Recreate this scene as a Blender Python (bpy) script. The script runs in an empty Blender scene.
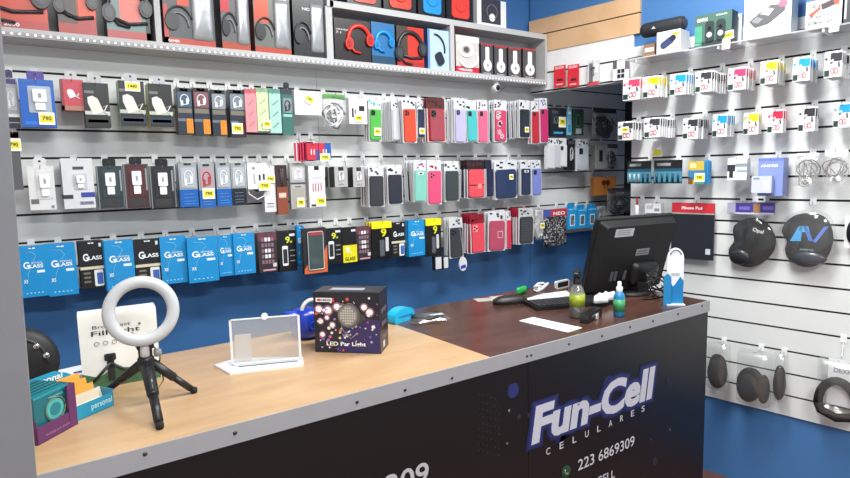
import bpy, math, random
from mathutils import Vector, Matrix
random.seed(7)
S = bpy.context.scene
COL = S.collection

# ------------------------------------------------------------------ camera
YAW, PIT, ROLL, FPX = 0.598673, -0.113672, -0.0239159, 580.92
CAMZ = 1.49
def _basis():
    f = Vector((math.sin(YAW)*math.cos(PIT), math.cos(YAW)*math.cos(PIT), math.sin(PIT)))
    r = Vector((math.cos(YAW), -math.sin(YAW), 0)); u = r.cross(f)
    return r*math.cos(ROLL)+u*math.sin(ROLL), -r*math.sin(ROLL)+u*math.cos(ROLL), f
RR, UU, FF = _basis()
cam_data = bpy.data.cameras.new('camera'); cam = bpy.data.objects.new('camera', cam_data); COL.objects.link(cam)
cam.matrix_world = Matrix(((RR.x, UU.x, -FF.x, 0), (RR.y, UU.y, -FF.y, 0), (RR.z, UU.z, -FF.z, CAMZ), (0, 0, 0, 1)))
cam_data.sensor_width = 36; cam_data.lens = FPX/850*36; cam_data.clip_start = 0.02
S.camera = cam

# ------------------------------------------------------------------ world, lights, exposure
w = bpy.data.worlds.new('world'); S.world = w; w.use_nodes = True
w.node_tree.nodes['Background'].inputs[0].default_value = (0.86, 0.93, 1.0, 1)
w.node_tree.nodes['Background'].inputs[1].default_value = 0.45
S.view_settings.view_transform = 'Standard'; S.view_settings.look = 'None'
S.view_settings.exposure = 0.35; S.view_settings.gamma = 1.0
def area(name, loc, sx, sy, power, col=(0.98, 1.0, 0.96)):
    l = bpy.data.lights.new(name, 'AREA'); l.shape = 'RECTANGLE'; l.size = sx; l.size_y = sy
    l.energy = power; l.color = col
    o = bpy.data.objects.new(name, l); o.location = loc; COL.objects.link(o); return o
LIGHTS = [(0.50, 0.75, 1.2, 0.3, 20), (1.65, 1.15, 0.9, 0.3, 38), (0.6, -1.0, 1.2, 0.3, 66)]
for lx, ly, sx, sy, pw in LIGHTS:
    area('ceiling_light_source', (lx, ly, 2.80), sx, sy, pw)

# ------------------------------------------------------------------ planes fitted to the room
AY = 2.5073                      # back wall plane
CA = 0.162727; CX = 2.84416      # side wall: normal direction and distance
CN = Vector((math.cos(CA), math.sin(CA), 0)); CT = Vector((math.sin(CA), -math.cos(CA), 0))
CROT = CA-math.pi/2
KZ = CAMZ-0.518                  # counter top height
def ray(u, v):
    return RR*((u-425)/FPX) + UU*(-(v-239)/FPX) + FF
def A(u, v, off=0):
    d = ray(u, v); return d*((AY-off)/d.y) + Vector((0, 0, CAMZ))
def Cw(u, v, off=0):
    d = ray(u, v); return d*((CX-off)/d.dot(CN)) + Vector((0, 0, CAMZ))
def K(u, v, z=KZ):
    d = ray(u, v); return d*((z-CAMZ)/d.z) + Vector((0, 0, CAMZ))

# ------------------------------------------------------------------ materials
def lin(c): return c/12.92 if c <= 0.04045 else ((c+0.055)/1.055)**2.4
def rgb(h):
    h = h.lstrip('#'); return tuple(lin(int(h[i:i+2], 16)/255) for i in (0, 2, 4))+(1,)
_m = {}
def M(h, rough=0.45, metal=0.0, bump=0.0, var=0.06, scale=30, emit=0, coat=0):
    key = (h, rough, metal, bump, var, scale, emit, coat)
    if key in _m: return _m[key]
    m = bpy.data.materials.new('paint_'+h.lstrip('#')); m.use_nodes = True
    nt = m.node_tree; b = nt.nodes['Principled BSDF']
    c = rgb(h); b.inputs['Roughness'].default_value = rough; b.inputs['Metallic'].default_value = metal
    b.inputs['Base Color'].default_value = c
    if coat: b.inputs['Coat Weight'].default_value = coat; b.inputs['Coat Roughness'].default_value = 0.08
    if var:
        tc = nt.nodes.new('ShaderNodeTexCoord'); n = nt.nodes.new('ShaderNodeTexNoise'); n.inputs['Scale'].default_value = scale
        nt.links.new(tc.outputs['Object'], n.inputs['Vector'])
        mx = nt.nodes.new('ShaderNodeMix'); mx.data_type = 'RGBA'
        mx.inputs[6].default_value = tuple(x*(1-var) for x in c[:3])+(1,)
        mx.inputs[7].default_value = tuple(min(1, x*(1+var)) for x in c[:3])+(1,)
        nt.links.new(n.outputs['Fac'], mx.inputs[0]); nt.links.new(mx.outputs[2], b.inputs['Base Color'])
        if bump:
            bp = nt.nodes.new('ShaderNodeBump'); bp.inputs['Strength'].default_value = bump
            nt.links.new(n.outputs['Fac'], bp.inputs['Height']); nt.links.new(bp.outputs[0], b.inputs['Normal'])
    if emit:
        b.inputs['Emission Color'].default_value = c; b.inputs['Emission Strength'].default_value = emit
    _m[key] = m; return m
def film(name, tint=(1, 1, 1, 1), gloss=0.12, rough=0.12, diff=0.0, bump=0.0):
    if name in _m: return _m[name]
    m = bpy.data.materials.new(name); m.use_nodes = True; nt = m.node_tree; nt.nodes.clear()
    out = nt.nodes.new('ShaderNodeOutputMaterial'); t = nt.nodes.new('ShaderNodeBsdfTransparent'); t.inputs[0].default_value = tint
    g = nt.nodes.new('ShaderNodeBsdfGlossy'); g.inputs['Roughness'].default_value = rough
    mx = nt.nodes.new('ShaderNodeMixShader'); mx.inputs[0].default_value = gloss
    nt.links.new(t.outputs[0], mx.inputs[1]); nt.links.new(g.outputs[0], mx.inputs[2]); last = mx
    if bump:
        n = nt.nodes.new('ShaderNodeTexNoise'); n.inputs['Scale'].default_value = 45; bp = nt.nodes.new('ShaderNodeBump')
        tc = nt.nodes.new('ShaderNodeTexCoord'); nt.links.new(tc.outputs['Object'], n.inputs['Vector'])
        bp.inputs['Strength'].default_value = bump; nt.links.new(n.outputs['Fac'], bp.inputs['Height']); nt.links.new(bp.outputs[0], g.inputs['Normal'])
    if diff:
        d = nt.nodes.new('ShaderNodeBsdfDiffuse'); d.inputs[0].default_value = (0.85, 0.87, 0.9, 1)
        m2 = nt.nodes.new('ShaderNodeMixShader'); m2.inputs[0].default_value = diff
        nt.links.new(mx.outputs[0], m2.inputs[1]); nt.links.new(d.outputs[0], m2.inputs[2]); last = m2
    nt.links.new(last.outputs[0], out.inputs[0]); _m[name] = m; return m
CLEAR = film('clear_film', gloss=0.06, diff=0.015)
BAG = film('crinkled_bag', gloss=0.13, rough=0.2, diff=0.05, bump=1.0)
ACRYL = film('acrylic', gloss=0.12, diff=0.35)
def speckle(name, base, spots, scale=60, thr=0.55, rough=0.3):
    """print with scattered spots of another ink"""
    m = bpy.data.materials.new(name); m.use_nodes = True; nt = m.node_tree; b = nt.nodes['Principled BSDF']
    b.inputs['Roughness'].default_value = rough
    tc = nt.nodes.new('ShaderNodeTexCoord'); n = nt.nodes.new('ShaderNodeTexNoise'); n.inputs['Scale'].default_value = scale
    cr = nt.nodes.new('ShaderNodeValToRGB'); cr.color_ramp.interpolation = 'LINEAR'
    cr.color_ramp.elements[0].position = thr-0.04; cr.color_ramp.elements[0].color = rgb(base)
    cr.color_ramp.elements[1].position = thr+0.04; cr.color_ramp.elements[1].color = rgb(spots)
    nt.links.new(tc.outputs['Object'], n.inputs['Vector']); nt.links.new(n.outputs['Fac'], cr.inputs[0]); nt.links.new(cr.outputs[0], b.inputs['Base Color'])
    return m
def wood(name, a, c, rough, sx=1.2, sy=14):
    m = bpy.data.materials.new(name); m.use_nodes = True; nt = m.node_tree; b = nt.nodes['Principled BSDF']
    b.inputs['Roughness'].default_value = rough
    tc = nt.nodes.new('ShaderNodeTexCoord'); mp = nt.nodes.new('ShaderNodeMapping'); mp.inputs['Scale'].default_value = (sx, sy, sx)
    n = nt.nodes.new('ShaderNodeTexNoise'); n.inputs['Scale'].default_value = 3; n.inputs['Detail'].default_value = 5; n.inputs['Distortion'].default_value = 0.6
    cr = nt.nodes.new('ShaderNodeValToRGB'); cr.color_ramp.elements[0].position = 0.3; cr.color_ramp.elements[1].position = 0.7
    cr.color_ramp.elements[0].color = rgb(a); cr.color_ramp.elements[1].color = rgb(c)
    nt.links.new(tc.outputs['Object'], mp.inputs[0]); nt.links.new(mp.outputs[0], n.inputs['Vector']); nt.links.new(n.outputs['Fac'], cr.inputs[0]); nt.links.new(cr.outputs[0], b.inputs['Base Color'])
    return m
WHITE = M('f2f2f4', 0.4); INK = M('1a1a1e', 0.4); YEL = M('f0e43a', 0.5); TAGW = M('f6f6f0', 0.5)
CHROME = M('c8c8cc', 0.22, 1.0, var=0); BLK = M('101013', 0.4); GREYM = M('8d8f94', 0.4)

# ------------------------------------------------------------------ mesh builder
def rrect(w, h, r, n=4, cx=0, cz=0):
    r = min(r, w/2-1e-5, h/2-1e-5); P = []
    for (sx, sz, a0) in ((1, 1, 0), (-1, 1, 90), (-1, -1, 180), (1, -1, 270)):
        for i in range(n+1):
            a = math.radians(a0+90*i/n); P.append((cx+sx*(w/2-r)+r*math.cos(a), cz+sz*(h/2-r)+r*math.sin(a)))
    return P
def circ(r, cx=0, cz=0, n=20, ry=None):
    ry = r if ry is None else ry
    return [(cx+r*math.cos(2*math.pi*i/n), cz+ry*math.sin(2*math.pi*i/n)) for i in range(n)]
class MB:
    def __init__(s): s.v = []; s.f = []; s.mi = []; s.sm = []; s.mats = []
    def m(s, mat):
        if mat not in s.mats: s.mats.append(mat)
        return s.mats.index(mat)
    def add(s, vs, fs, mat, smooth=False):
        b = len(s.v); s.v += [tuple(p) for p in vs]; k = s.m(mat)
        for f in fs: s.f.append(tuple(b+i for i in f)); s.mi.append(k); s.sm.append(smooth)
        return s
    def box(s, x0, x1, y0, y1, z0, z1, mat):
        if x0 > x1: x0, x1 = x1, x0
        if y0 > y1: y0, y1 = y1, y0
        if z0 > z1: z0, z1 = z1, z0
        return s.add([(x0,y0,z0),(x1,y0,z0),(x1,y1,z0),(x0,y1,z0),(x0,y0,z1),(x1,y0,z1),(x1,y1,z1),(x0,y1,z1)],
                     [(3,2,1,0),(4,5,6,7),(0,1,5,4),(1,2,6,5),(2,3,7,6),(3,0,4,7)], mat)
    def bbox(s, x0, x1, y0, y1, z0, z1, mat, r=0.003):
        """box with rounded upright-facing outline (rounded in xz), extruded in y"""
        return s.prism(rrect(x1-x0, z1-z0, r, 3, (x0+x1)/2, (z0+z1)/2), y0, y1, mat)
    def prism(s, P, y0, y1, mat, inset=0.0, smooth=False):
        n = len(P); cx = sum(p[0] for p in P)/n; cz = sum(p[1] for p in P)/n
        vs = [(x, y0, z) for x, z in P]+[(x, y1, z) for x, z in P]
        fs = [tuple(range(n)), tuple(reversed(range(n, 2*n)))]+[(i, n+i, n+(i+1) % n, (i+1) % n) for i in range(n)]
        return s.add(vs, fs, mat, smooth)
    def prismz(s, P, z0, z1, mat):
        n = len(P); vs = [(x, y, z0) for x, y in P]+[(x, y, z1) for x, y in P]
        fs = [tuple(reversed(range(n))), tuple(range(n, 2*n))]+[(i, (i+1) % n, n+(i+1) % n, n+i) for i in range(n)]
        return s.add(vs, fs, mat)
    def dome(s, P, y0, bulge, mat, rings=5):
        """pillow: outline P bulging towards -y by bulge from plane y0"""
        n = len(P); cx = sum(p[0] for p in P)/n; cz = sum(p[1] for p in P)/n; vs = []
        for k in range(rings+1):
            t = k/rings; sc = math.cos(t*math.pi/2)**0.6 if k < rings else 0.0
            y = y0-bulge*math.sin(t*math.pi/2)
            for x, z in P: vs.append((cx+(x-cx)*sc, y, cz+(z-cz)*sc))
        fs = []
        for k in range(rings):
            for i in range(n):
                j = (i+1) % n; fs.append((k*n+i, k*n+j, (k+1)*n+j, (k+1)*n+i))
        vs += [(x, y0+0.002, z) for x, z in P]; b = (rings+1)*n
        fs += [(b+i, b+(i+1) % n, (i+1) % n, i) for i in range(n)]; fs.append(tuple(reversed(range(b, b+n))))
        return s.add(vs, fs, mat, True)
    def tube(s, pts, r, mat, n=6, closed=False):
        pts = [Vector(p) for p in pts]; N = len(pts); vs = []; prev = None
        rs = r if isinstance(r, (list, tuple)) else [r]*N
        for i, p in enumerate(pts):
            a = pts[(i-1) % N] if (closed or i > 0) else p; b = pts[(i+1) % N] if (closed or i < N-1) else p
            t = (b-a).normalized()
            if prev is None:
                q = Vector((0, 0, 1)) if abs(t.z) < 0.9 else Vector((1, 0, 0)); prev = t.cross(q).normalized()
            x = (prev-t*prev.dot(t)); x = x.normalized() if x.length > 1e-6 else t.orthogonal().normalized(); prev = x; y = t.cross(x)
            for k in range(n):
                an = 2*math.pi*k/n; vs.append(p+(x*math.cos(an)+y*math.sin(an))*rs[i])
        fs = []
        for i in range(N if closed else N-1):
            j = (i+1) % N
            for k in range(n):
                l = (k+1) % n; fs.append((i*n+k, i*n+l, j*n+l, j*n+k))
        if not closed: fs += [tuple(reversed(range(n))), tuple(range((N-1)*n, N*n))]
        return s.add(vs, fs, mat, True)
    def lathe(s, prof, c, mat, axis='z', n=24, smooth=True):
        vs = []; cx, cy, cz = c
        for r, h in prof:
            for k in range(n):
                a = 2*math.pi*k/n; p, q = r*math.cos(a), r*math.sin(a)
                vs.append((cx+p, cy+q, cz+h) if axis == 'z' else ((cx+p, cy+h, cz+q) if axis == 'y' else (cx+h, cy+p, cz+q)))
        fs = []
        for i in range(len(prof)-1):
            for k in range(n):
                l = (k+1) % n; fs.append((i*n+k, i*n+l, (i+1)*n+l, (i+1)*n+k))
        fs += [tuple(reversed(range(n))), tuple(range((len(prof)-1)*n, len(prof)*n))]
        return s.add(vs, fs, mat, smooth)
    def arc(s, cx, y, cz, R, a0, a1, r, mat, n=12, ry=None, w=6):
        ry = R if ry is None else ry
        return s.tube([(cx+R*math.cos(math.radians(a0+(a1-a0)*i/n)), y, cz+ry*math.sin(math.radians(a0+(a1-a0)*i/n))) for i in range(n+1)], r, mat, w)
    def build(s, name, parent=None, loc=None, rz=0):
        me = bpy.data.meshes.new(name); me.from_pydata(s.v, [], s.f); me.validate(clean_customdata=False)
        for m_ in s.mats: me.materials.append(m_)
        if len(me.polygons) == len(s.f):
            me.polygons.foreach_set('material_index', s.mi); me.polygons.foreach_set('use_smooth', s.sm)
        me.update()
        bm_ = __import__('bmesh').new(); bm_.from_mesh(me); __import__('bmesh').ops.recalc_face_normals(bm_, faces=bm_.faces); bm_.to_mesh(me); bm_.free()
        o = bpy.data.objects.new(name, me); COL.objects.link(o)
        if parent: o.parent = parent
        if loc is not None: o.location = loc
        o.rotation_euler.z = rz
        return o
def thing(name, label, cat, loc=(0, 0, 0), rz=0, group=None):
    o = bpy.data.objects.new(name, None); COL.objects.link(o); o.empty_display_size = 0.02
    o.location = loc; o.rotation_euler.z = rz; tag(o, label, cat, group); return o
USED = {}
def tag(o, label, cat, group=None):
    o['label'] = label; o['category'] = cat
    if group: o['group'] = group
    return o
def struct(o): o['kind'] = 'structure'; return o
def kids(o): return [c for c in COL.objects if c.parent == o]
def copy_tree(o, parent=None, _ch=None):
    c = o.copy(); COL.objects.link(c)
    if parent is not None: c.parent = parent
    for ch in kids(o):
        if ch.name != c.name: copy_tree(ch, c)
    return c
_t = {}
def text(s, name, mat, x, z, w, h, parent, y=-0.0006, bold=0.03, shear=0.0, rot=0.0, wall=True, extrude=0.0, base=None):
    """printed lettering: box w x h with its lower corner at (x, z) on the plane y"""
    key = (s, bold, shear, extrude)
    if key not in _t:
        cu = bpy.data.curves.new('t', 'FONT'); cu.body = s; cu.offset = bold; cu.shear = shear; cu.resolution_u = 3; cu.extrude = extrude
        ob = bpy.data.objects.new('t', cu); me = bpy.data.meshes.new_from_object(ob); bpy.data.objects.remove(ob)
        xs = [v.co.x for v in me.vertices]; ys = [v.co.y for v in me.vertices]
        _t[key] = (me, min(xs), max(xs), min(ys), max(ys))
    me, x0, x1, y0, y1 = _t[key]; m2 = me.copy()
    if base is not None: x0, x1, y0, y1 = _t[(s, base, shear, extrude)][1:]; m2.name = name
    sx = w/(x1-x0); sy = h/(y1-y0); cr, sr = math.cos(rot), math.sin(rot)
    for v in m2.vertices:
        a = (v.co.x-x0)*sx; b = (v.co.y-y0)*sy
        a, b = a*cr-b*sr, a*sr+b*cr
        v.co = (x+a, y-v.co.z, z+b) if wall else (x+a, y+b, z+v.co.z)
    m2.materials.clear(); m2.materials.append(mat)
    o = bpy.data.objects.new(name, m2); COL.objects.link(o); o.parent = parent; return o

def price(root, x, z, w=0.034, h=0.034, txt='790', y=-0.003, rot=0.0, paper=TAGW):
    """yellow-centred price label standing proud of a pack, x z its centre"""
    b = MB(); cr, sr = math.cos(rot), math.sin(rot)
    def q(W, H): return [(x+a*cr-c*sr, z+a*sr+c*cr) for a, c in rrect(W, H, 0.002, 2)]
    b.prism(q(w, h), y-0.0012, y, paper); b.prism(q(w*0.86, h*0.58), y-0.0018, y-0.0012, YEL)
    o = b.build('price_tag', root)
    text(txt, 'lettering', INK, x-w*0.28*cr+h*0.15*sr, z-h*0.15*cr-w*0.28*sr, w*0.56, h*0.32, o, y=y-0.0022, bold=0.02, rot=rot)
    return o

# ------------------------------------------------------------------ pegs
HK = []
def hook(wall, P, slot_z, top_z, out, short):
    """wire peg from the slot down/out to the pack"""
    rz = 0 if wall == 'A' else CROT
    loc = (P.x, P.y, 0)
    o = thing('wire_hook', 'wire hook carrying the '+short, 'hook', (P.x, P.y, slot_z), rz, None)
    b = MB(); b.box(-0.011, 0.011, -0.0035, -0.0002, -0.02, 0.012, WHITE); b.build('bracket', o)
    dz = top_z-slot_z-0.004
    b = MB(); b.tube([(0, -0.003, -0.006), (0, -0.012, min(-0.006, dz*0.7)), (0, -out*0.7, dz), (0, -out-0.008, dz+0.004), (0, -out-0.014, dz+0.012)], 0.0014, CHROME, 5)
    b.build('wire', o)
    return o
def slotA(z):
    n = round((CAMZ+0.3839-z-0.018)/0.1); return CAMZ+0.3839-0.1*n
def slotC(z):
    best = None
    for n in range(-1, 16):
        q = CAMZ+0.4469-0.1*n+(0.0377 if n > 7 else 0)
        if q > z-0.005 and (best is None or q < best): best = q
    return best or z

def place(wall, box, out):
    """centre-top point, width, height of a pack front whose outline in the photo is box=(u0,u1,v0,v1)"""
    u0, u1, v0, v1 = box; vm = (v0+v1)/2; um = (u0+u1)/2; fn = A if wall == 'A' else Cw
    L, R_, T, B = fn(u0, vm, out), fn(u1, vm, out), fn(um, v0, out), fn(um, v1, out)
    c = (L+R_)/2; return Vector((c.x, c.y, T.z)), (R_-L).length, T.z-B.z
def hang(wall, box, out, builder, name, label, cat, short, n=0, gap=0.012, back=None, backlabel=None, group=None, hk=True, jit=0.004, alt=None, tilt=0.0, **kw):
    P, w_, h_ = place(wall, box, out); rz = 0 if wall == 'A' else CROT
    o = thing(name, label, cat, P, rz, None)
    builder(o, w_, h_, **kw)
    nrm = Vector((0, 1, 0)) if wall == 'A' else CN
    tan = Vector((1, 0, 0)) if wall == 'A' else CT
    proto = None
    for i in range(n):
        if i == 0:
            if back is not None:
                proto = thing(name, backlabel or ('packs hanging on the hook behind the '+short), cat, P, rz, None); bk = dict(kw); bk.update(back); bb = bk.pop('builder', builder); bb(proto, w_, h_, **bk); c = proto
            else: proto = o; c = copy_tree(o)
        elif i == 1 and alt:
            ak = dict(kw); ak.update(back or {}); ak.update(alt); proto2 = thing(name, '', cat, P, rz, None); builder(proto2, w_, h_, **ak); c = proto2
        elif alt and i % 2: c = copy_tree(proto2)
        else: c = copy_tree(proto)
        if n > 0:
            c['label'] = backlabel or ('pack hanging behind the '+short); c['group'] = 'packs behind the '+short
        c.rotation_euler.y = random.uniform(-tilt, tilt)*1.3
        c.location = P+nrm*(gap*(i+1))+tan*random.uniform(-jit, jit)+Vector((0, 0, random.uniform(-jit, jit)*0.6))
    if tilt: o.rotation_euler.y = random.uniform(-tilt, tilt)
    if hk:
        W = P+nrm*out
        hook(wall, W, slotA(P.z) if wall == 'A' else slotC(P.z), P.z-0.006, out, short)
    return o

# ------------------------------------------------------------------ pack builders (local: x across, y into wall, z up, top at 0)
def b_case(o, w, h, col='cc3333', card='dadbe2', head='2a2a30', bump='333338', cam=True, clear=False, deco=None, tagat=None, hh=0.20, wr=0.86, tagtxt='990', hcol=None):
    hh = max(hh, .24)
    b = MB(); b.bbox(-w/2, w/2, 0.007, 0.0085, -h, 0, M(card, 0.3), 0.004)
    b.box(-w/2, -w/2+0.0022, 0.0, 0.009, -h, -h*hh, M('e8e8ec', 0.3)); b.box(w/2-0.0022, w/2, 0.0, 0.009, -h, -h*hh, M('e8e8ec', 0.3))
    b.box(-w/2, w/2, 0.001, 0.008, -h, -h+0.0022, M('e8e8ec', 0.3)); b.build('backing_card', o)
    b = MB(); b.bbox(-w/2, w/2, 0.0045, 0.0068, -h*hh, 0, M(hcol or card, 0.3), 0.004)
    rn = random.Random(int(w*1e5)); hm = M(head, 0.4)
    for k in range(5):
        x = -w*0.4+w*0.8*rn.random(); z = -h*hh*(0.25+0.55*rn.random()); b.bbox(x-w*0.07, x+w*0.07, 0.0035, 0.0045, z-0.004, z+0.005, hm, 0.002)
    b.build('header_card', o)
    cw, chh = w*wr, h*(1-hh)*0.96; cz = -h*hh-chh/2-0.001
    b = MB(); m = M(col, 0.35, coat=0.2) if not clear else M(col, 0.2, coat=0.4)
    b.prism(rrect(cw, chh, cw*0.14, 4, 0, cz), -0.004, 0.0045, m)
    b.prism(rrect(cw-0.006, chh-0.006, cw*0.12, 4, 0, cz), -0.0052, -0.004, m)
    pc = b.build('phone_case', o)
    if cam:
        q = MB(); x0 = -cw*0.24; z0 = cz+chh*0.5-cw*0.30
        q.prism(rrect(cw*0.36, cw*0.42, cw*0.08, 4, x0, z0), -0.0066, -0.0052, M(bump, 0.3))
        for dx, dz in ((-0.08, 0.1), (-0.08, -0.1), (0.09, 0)):
            q.prism(circ(cw*0.065, x0+dx*cw, z0+dz*cw, 10), -0.0074, -0.0066, M('0c0c0e', 0.1))
        q.build('camera_cutout', pc)
    if deco == 'flowers':
        q = MB(); rn = random.Random(3)
        for k in range(5):
            x, z = rn.uniform(-.3, .3)*cw, cz+rn.uniform(-.4, .4)*chh
            for a in range(5): q.prism(circ(cw*0.09, x+cw*0.1*math.cos(a*1.257), z+cw*0.1*math.sin(a*1.257), 8), -0.0058, -0.0052, M('f0c8d0'))
        q.build('flower_print', pc)
    if deco == 'square':
        q = MB(); s_ = cw*0.17; x, z = cw*0.18, cz+chh*0.03
        for (a, c, e, g) in ((-s_, s_, s_, s_-.002), (-s_, s_, -s_, -s_+.002), (-s_, -s_+.002, -s_, s_), (s_-.002, s_, -s_, s_)): q.box(x+a, x+c, -0.0056, -0.005, z+e, z+g, WHITE)
        q.build('square_print', pc)
    if deco == 'flap':
        q = MB(); q.box(-cw*0.5, cw*0.5, -0.0062, -0.0052, cz-chh*0.08, cz-chh*0.05, M('301818')); q.bbox(cw*0.05, cw*0.3, -0.008, -0.0052, cz-chh*0.2, cz-chh*0.02, M('e89088')); q.build('flap_clasp', pc)
    if deco == 'logo':
        q = MB(); q.prism(rrect(cw*0.5, chh*0.09, 0.004, 3, 0, cz+chh*0.4), -0.006, -0.005, M('eeeeee')); q.prism(rrect(cw*0.3, chh*0.05, 0.004, 3, 0, cz+chh*0.4), -0.0066, -0.006, INK); q.build('camera_window', pc)
    if deco == 'mesh':
        q = MB()
        for i in range(5):
            for k in range(9): q.prism(circ(cw*0.05, (i-2)*cw*0.16, cz+(k-4)*chh*0.09, 6), -0.0058, -0.0052, M('50545a', 0.3))
        q.build('perforation', pc)
    if tagat: price(o, tagat[0]*w, -tagat[1]*h, tagat[2] if len(tagat) > 2 else w*0.55, None or (tagat[3] if len(tagat) > 3 else w*0.55), tagtxt, y=-0.008)

def b_box(o, w, h, d=0.04, col='2255aa', side=None, bands=(), tab=None, window=None, product=None, pcol='f4f4f6', tagat=None, tagtxt='790', words=(), r=0.002, name='carton', pz=0.45, gloss=0.35, ps=0.6):
    """carton; bands = (x0,x1,z0,z1,colour) in 0..1 from the left/top of the front"""
    b = MB(); b.box(-w/2, w/2, 0, d, -h, 0, M(side or col, gloss)); b.box(-w/2, w/2, -0.0006, 0, -h, 0, M(col, gloss))
    for x0, x1, z0, z1, c in bands:
        b.box(-w/2+x0*w, -w/2+x1*w, -0.0012, -0.0006, -z1*h, -z0*h, M(c, gloss))
    b.build(name, o)
    if tab:
        t = MB(); P = rrect(w*0.5, 0.030, 0.008, 4, 0, 0.012); t.prism(P, 0.001, 0.003, M(tab, 0.3)); t.prism(circ(0.004, 0, 0.016, 10), 0.0003, 0.001, M('303038')); t.build('hang_tab', o)
    if window:
        x0, x1, z0, z1, c = window; q = MB()
        q.bbox(-w/2+x0*w, -w/2+x1*w, -0.003, -0.001, -z1*h, -z0*h, M(c, 0.25), 0.004); q.build('window', o)
        cx = -w/2+(x0+x1)/2*w; cz = -(z0+z1)/2*h; ww = (x1-x0)*w; wh = (z1-z0)*h
    else: cx, cz, ww, wh = 0, -pz*h, w*ps, h*ps
    pm = M(pcol, 0.35)
    if product == 'charger':
        q = MB(); q.bbox(cx-ww*0.30, cx+ww*0.30, -0.012, -0.003, cz-wh*0.10, cz+wh*0.38, pm, 0.004); q.bbox(cx-ww*0.22, cx+ww*0.22, -0.009, -0.003, cz-wh*0.4, cz-wh*0.12, pm, 0.003)
        q.bbox(cx-ww*0.07, cx+ww*0.07, -0.0125, -0.012, cz+wh*0.05, cz+wh*0.22, M('9a9aa0'), 0.002); q.build('charger', o)
    elif product == 'plug':      # tilted charger print with lightning cable
        q = MB(); a = 0.35
        cz -= wh*.08; wh *= .62; P = [(cx-ww*.06+x*math.cos(a)-z*math.sin(a), cz+x*math.sin(a)+z*math.cos(a)) for x, z in ((-ww*.28, -wh*.3), (ww*.22, -wh*.3), (ww*.22, wh*.25), (ww*.05, wh*.42), (-ww*.18, wh*.42), (-ww*.28, wh*.2))]
        q.prism(P, -0.002, -0.0006, pm)
        q.tube([(cx+ww*.25, -0.002, cz-wh*.05), (cx+ww*.45, -0.002, cz+wh*.05), (cx+ww*.28, -0.002, cz-wh*.22), (cx+ww*.5, -0.002, cz-wh*.4)], 0.0022, pm, 5); q.build('charger_print', o)
    elif product == 'cable':
        q = MB(); q.arc(cx, -0.004, cz, ww*0.3, 0, 360, 0.0022, pm, 16, ry=wh*0.33); q.bbox(cx-ww*.3, cx-ww*.12, -0.006, -0.003, cz-wh*.4, cz-wh*.05, pm, .002); q.bbox(cx+ww*.1, cx+ww*.28, -0.006, -0.003, cz-wh*.3, cz+wh*.1, pm, .002); q.build('cable', o)
    elif product == 'buds':
        q = MB(); q.tube([(cx-ww*.15, -.004, cz+wh*.3), (cx-ww*.1, -.004, cz-wh*.3)], 0.002, pm, 5); q.tube([(cx+ww*.15, -.004, cz+wh*.3), (cx+ww*.1, -.004, cz-wh*.3)], 0.002, pm, 5)
        q.prism(circ(ww*.13, cx-ww*.15, cz+wh*.25, 10), -.008, -.003, pm); q.prism(circ(ww*.13, cx+ww*.15, cz+wh*.25, 10), -.008, -.003, pm); q.build('earbuds', o)
    elif product == 'stripes':
        q = MB()
        for k in range(4):
            z = cz+(k-1.5)*wh*0.28; q.prism([(cx-ww*.3, z-.008), (cx-ww*.22, z-.010), (cx+ww*.3, z+.010), (cx+ww*.26, z+.014)], -0.0016, -0.0006, pm)
        q.build('diagonal_print', o)
    elif product == 'phone':
        q = MB(); q.bbox(cx-ww*.25, cx+ww*.25, -.002, -.0006, cz-wh*.4, cz+wh*.4, pm, .004); q.bbox(cx-ww*.19, cx+ww*.19, -.0026, -.002, cz-wh*.3, cz+wh*.3, M('30343a', .2), .001); q.build('phone_print', o)
    elif product == 'icons':
        q = MB()
        for i in range(4):
            for k in range(5): q.bbox(cx+(i-1.5)*ww*.22-ww*.08, cx+(i-1.5)*ww*.22+ww*.08, -.0018, -.0006, cz+(k-2)*wh*.18-wh*.06, cz+(k-2)*wh*.18+wh*.06, pm if (i*k) % 3 else M('8a6a78'), .001)
        q.build('icon_print', o)
    for (s_, x, z, tw, th, c) in words:
        text(s_, 'lettering', M(c, 0.4, var=0), -w/2+x*w, -z*h, tw*w, th*h, o, y=-0.0016)
    if tagat: price(o, -w/2+tagat[0]*w, -tagat[1]*h, tagat[2] if len(tagat) > 2 else 0.036, tagat[3] if len(tagat) > 3 else 0.036, tagtxt, y=-0.004, rot=tagat[4] if len(tagat) > 4 else 0)

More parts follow.
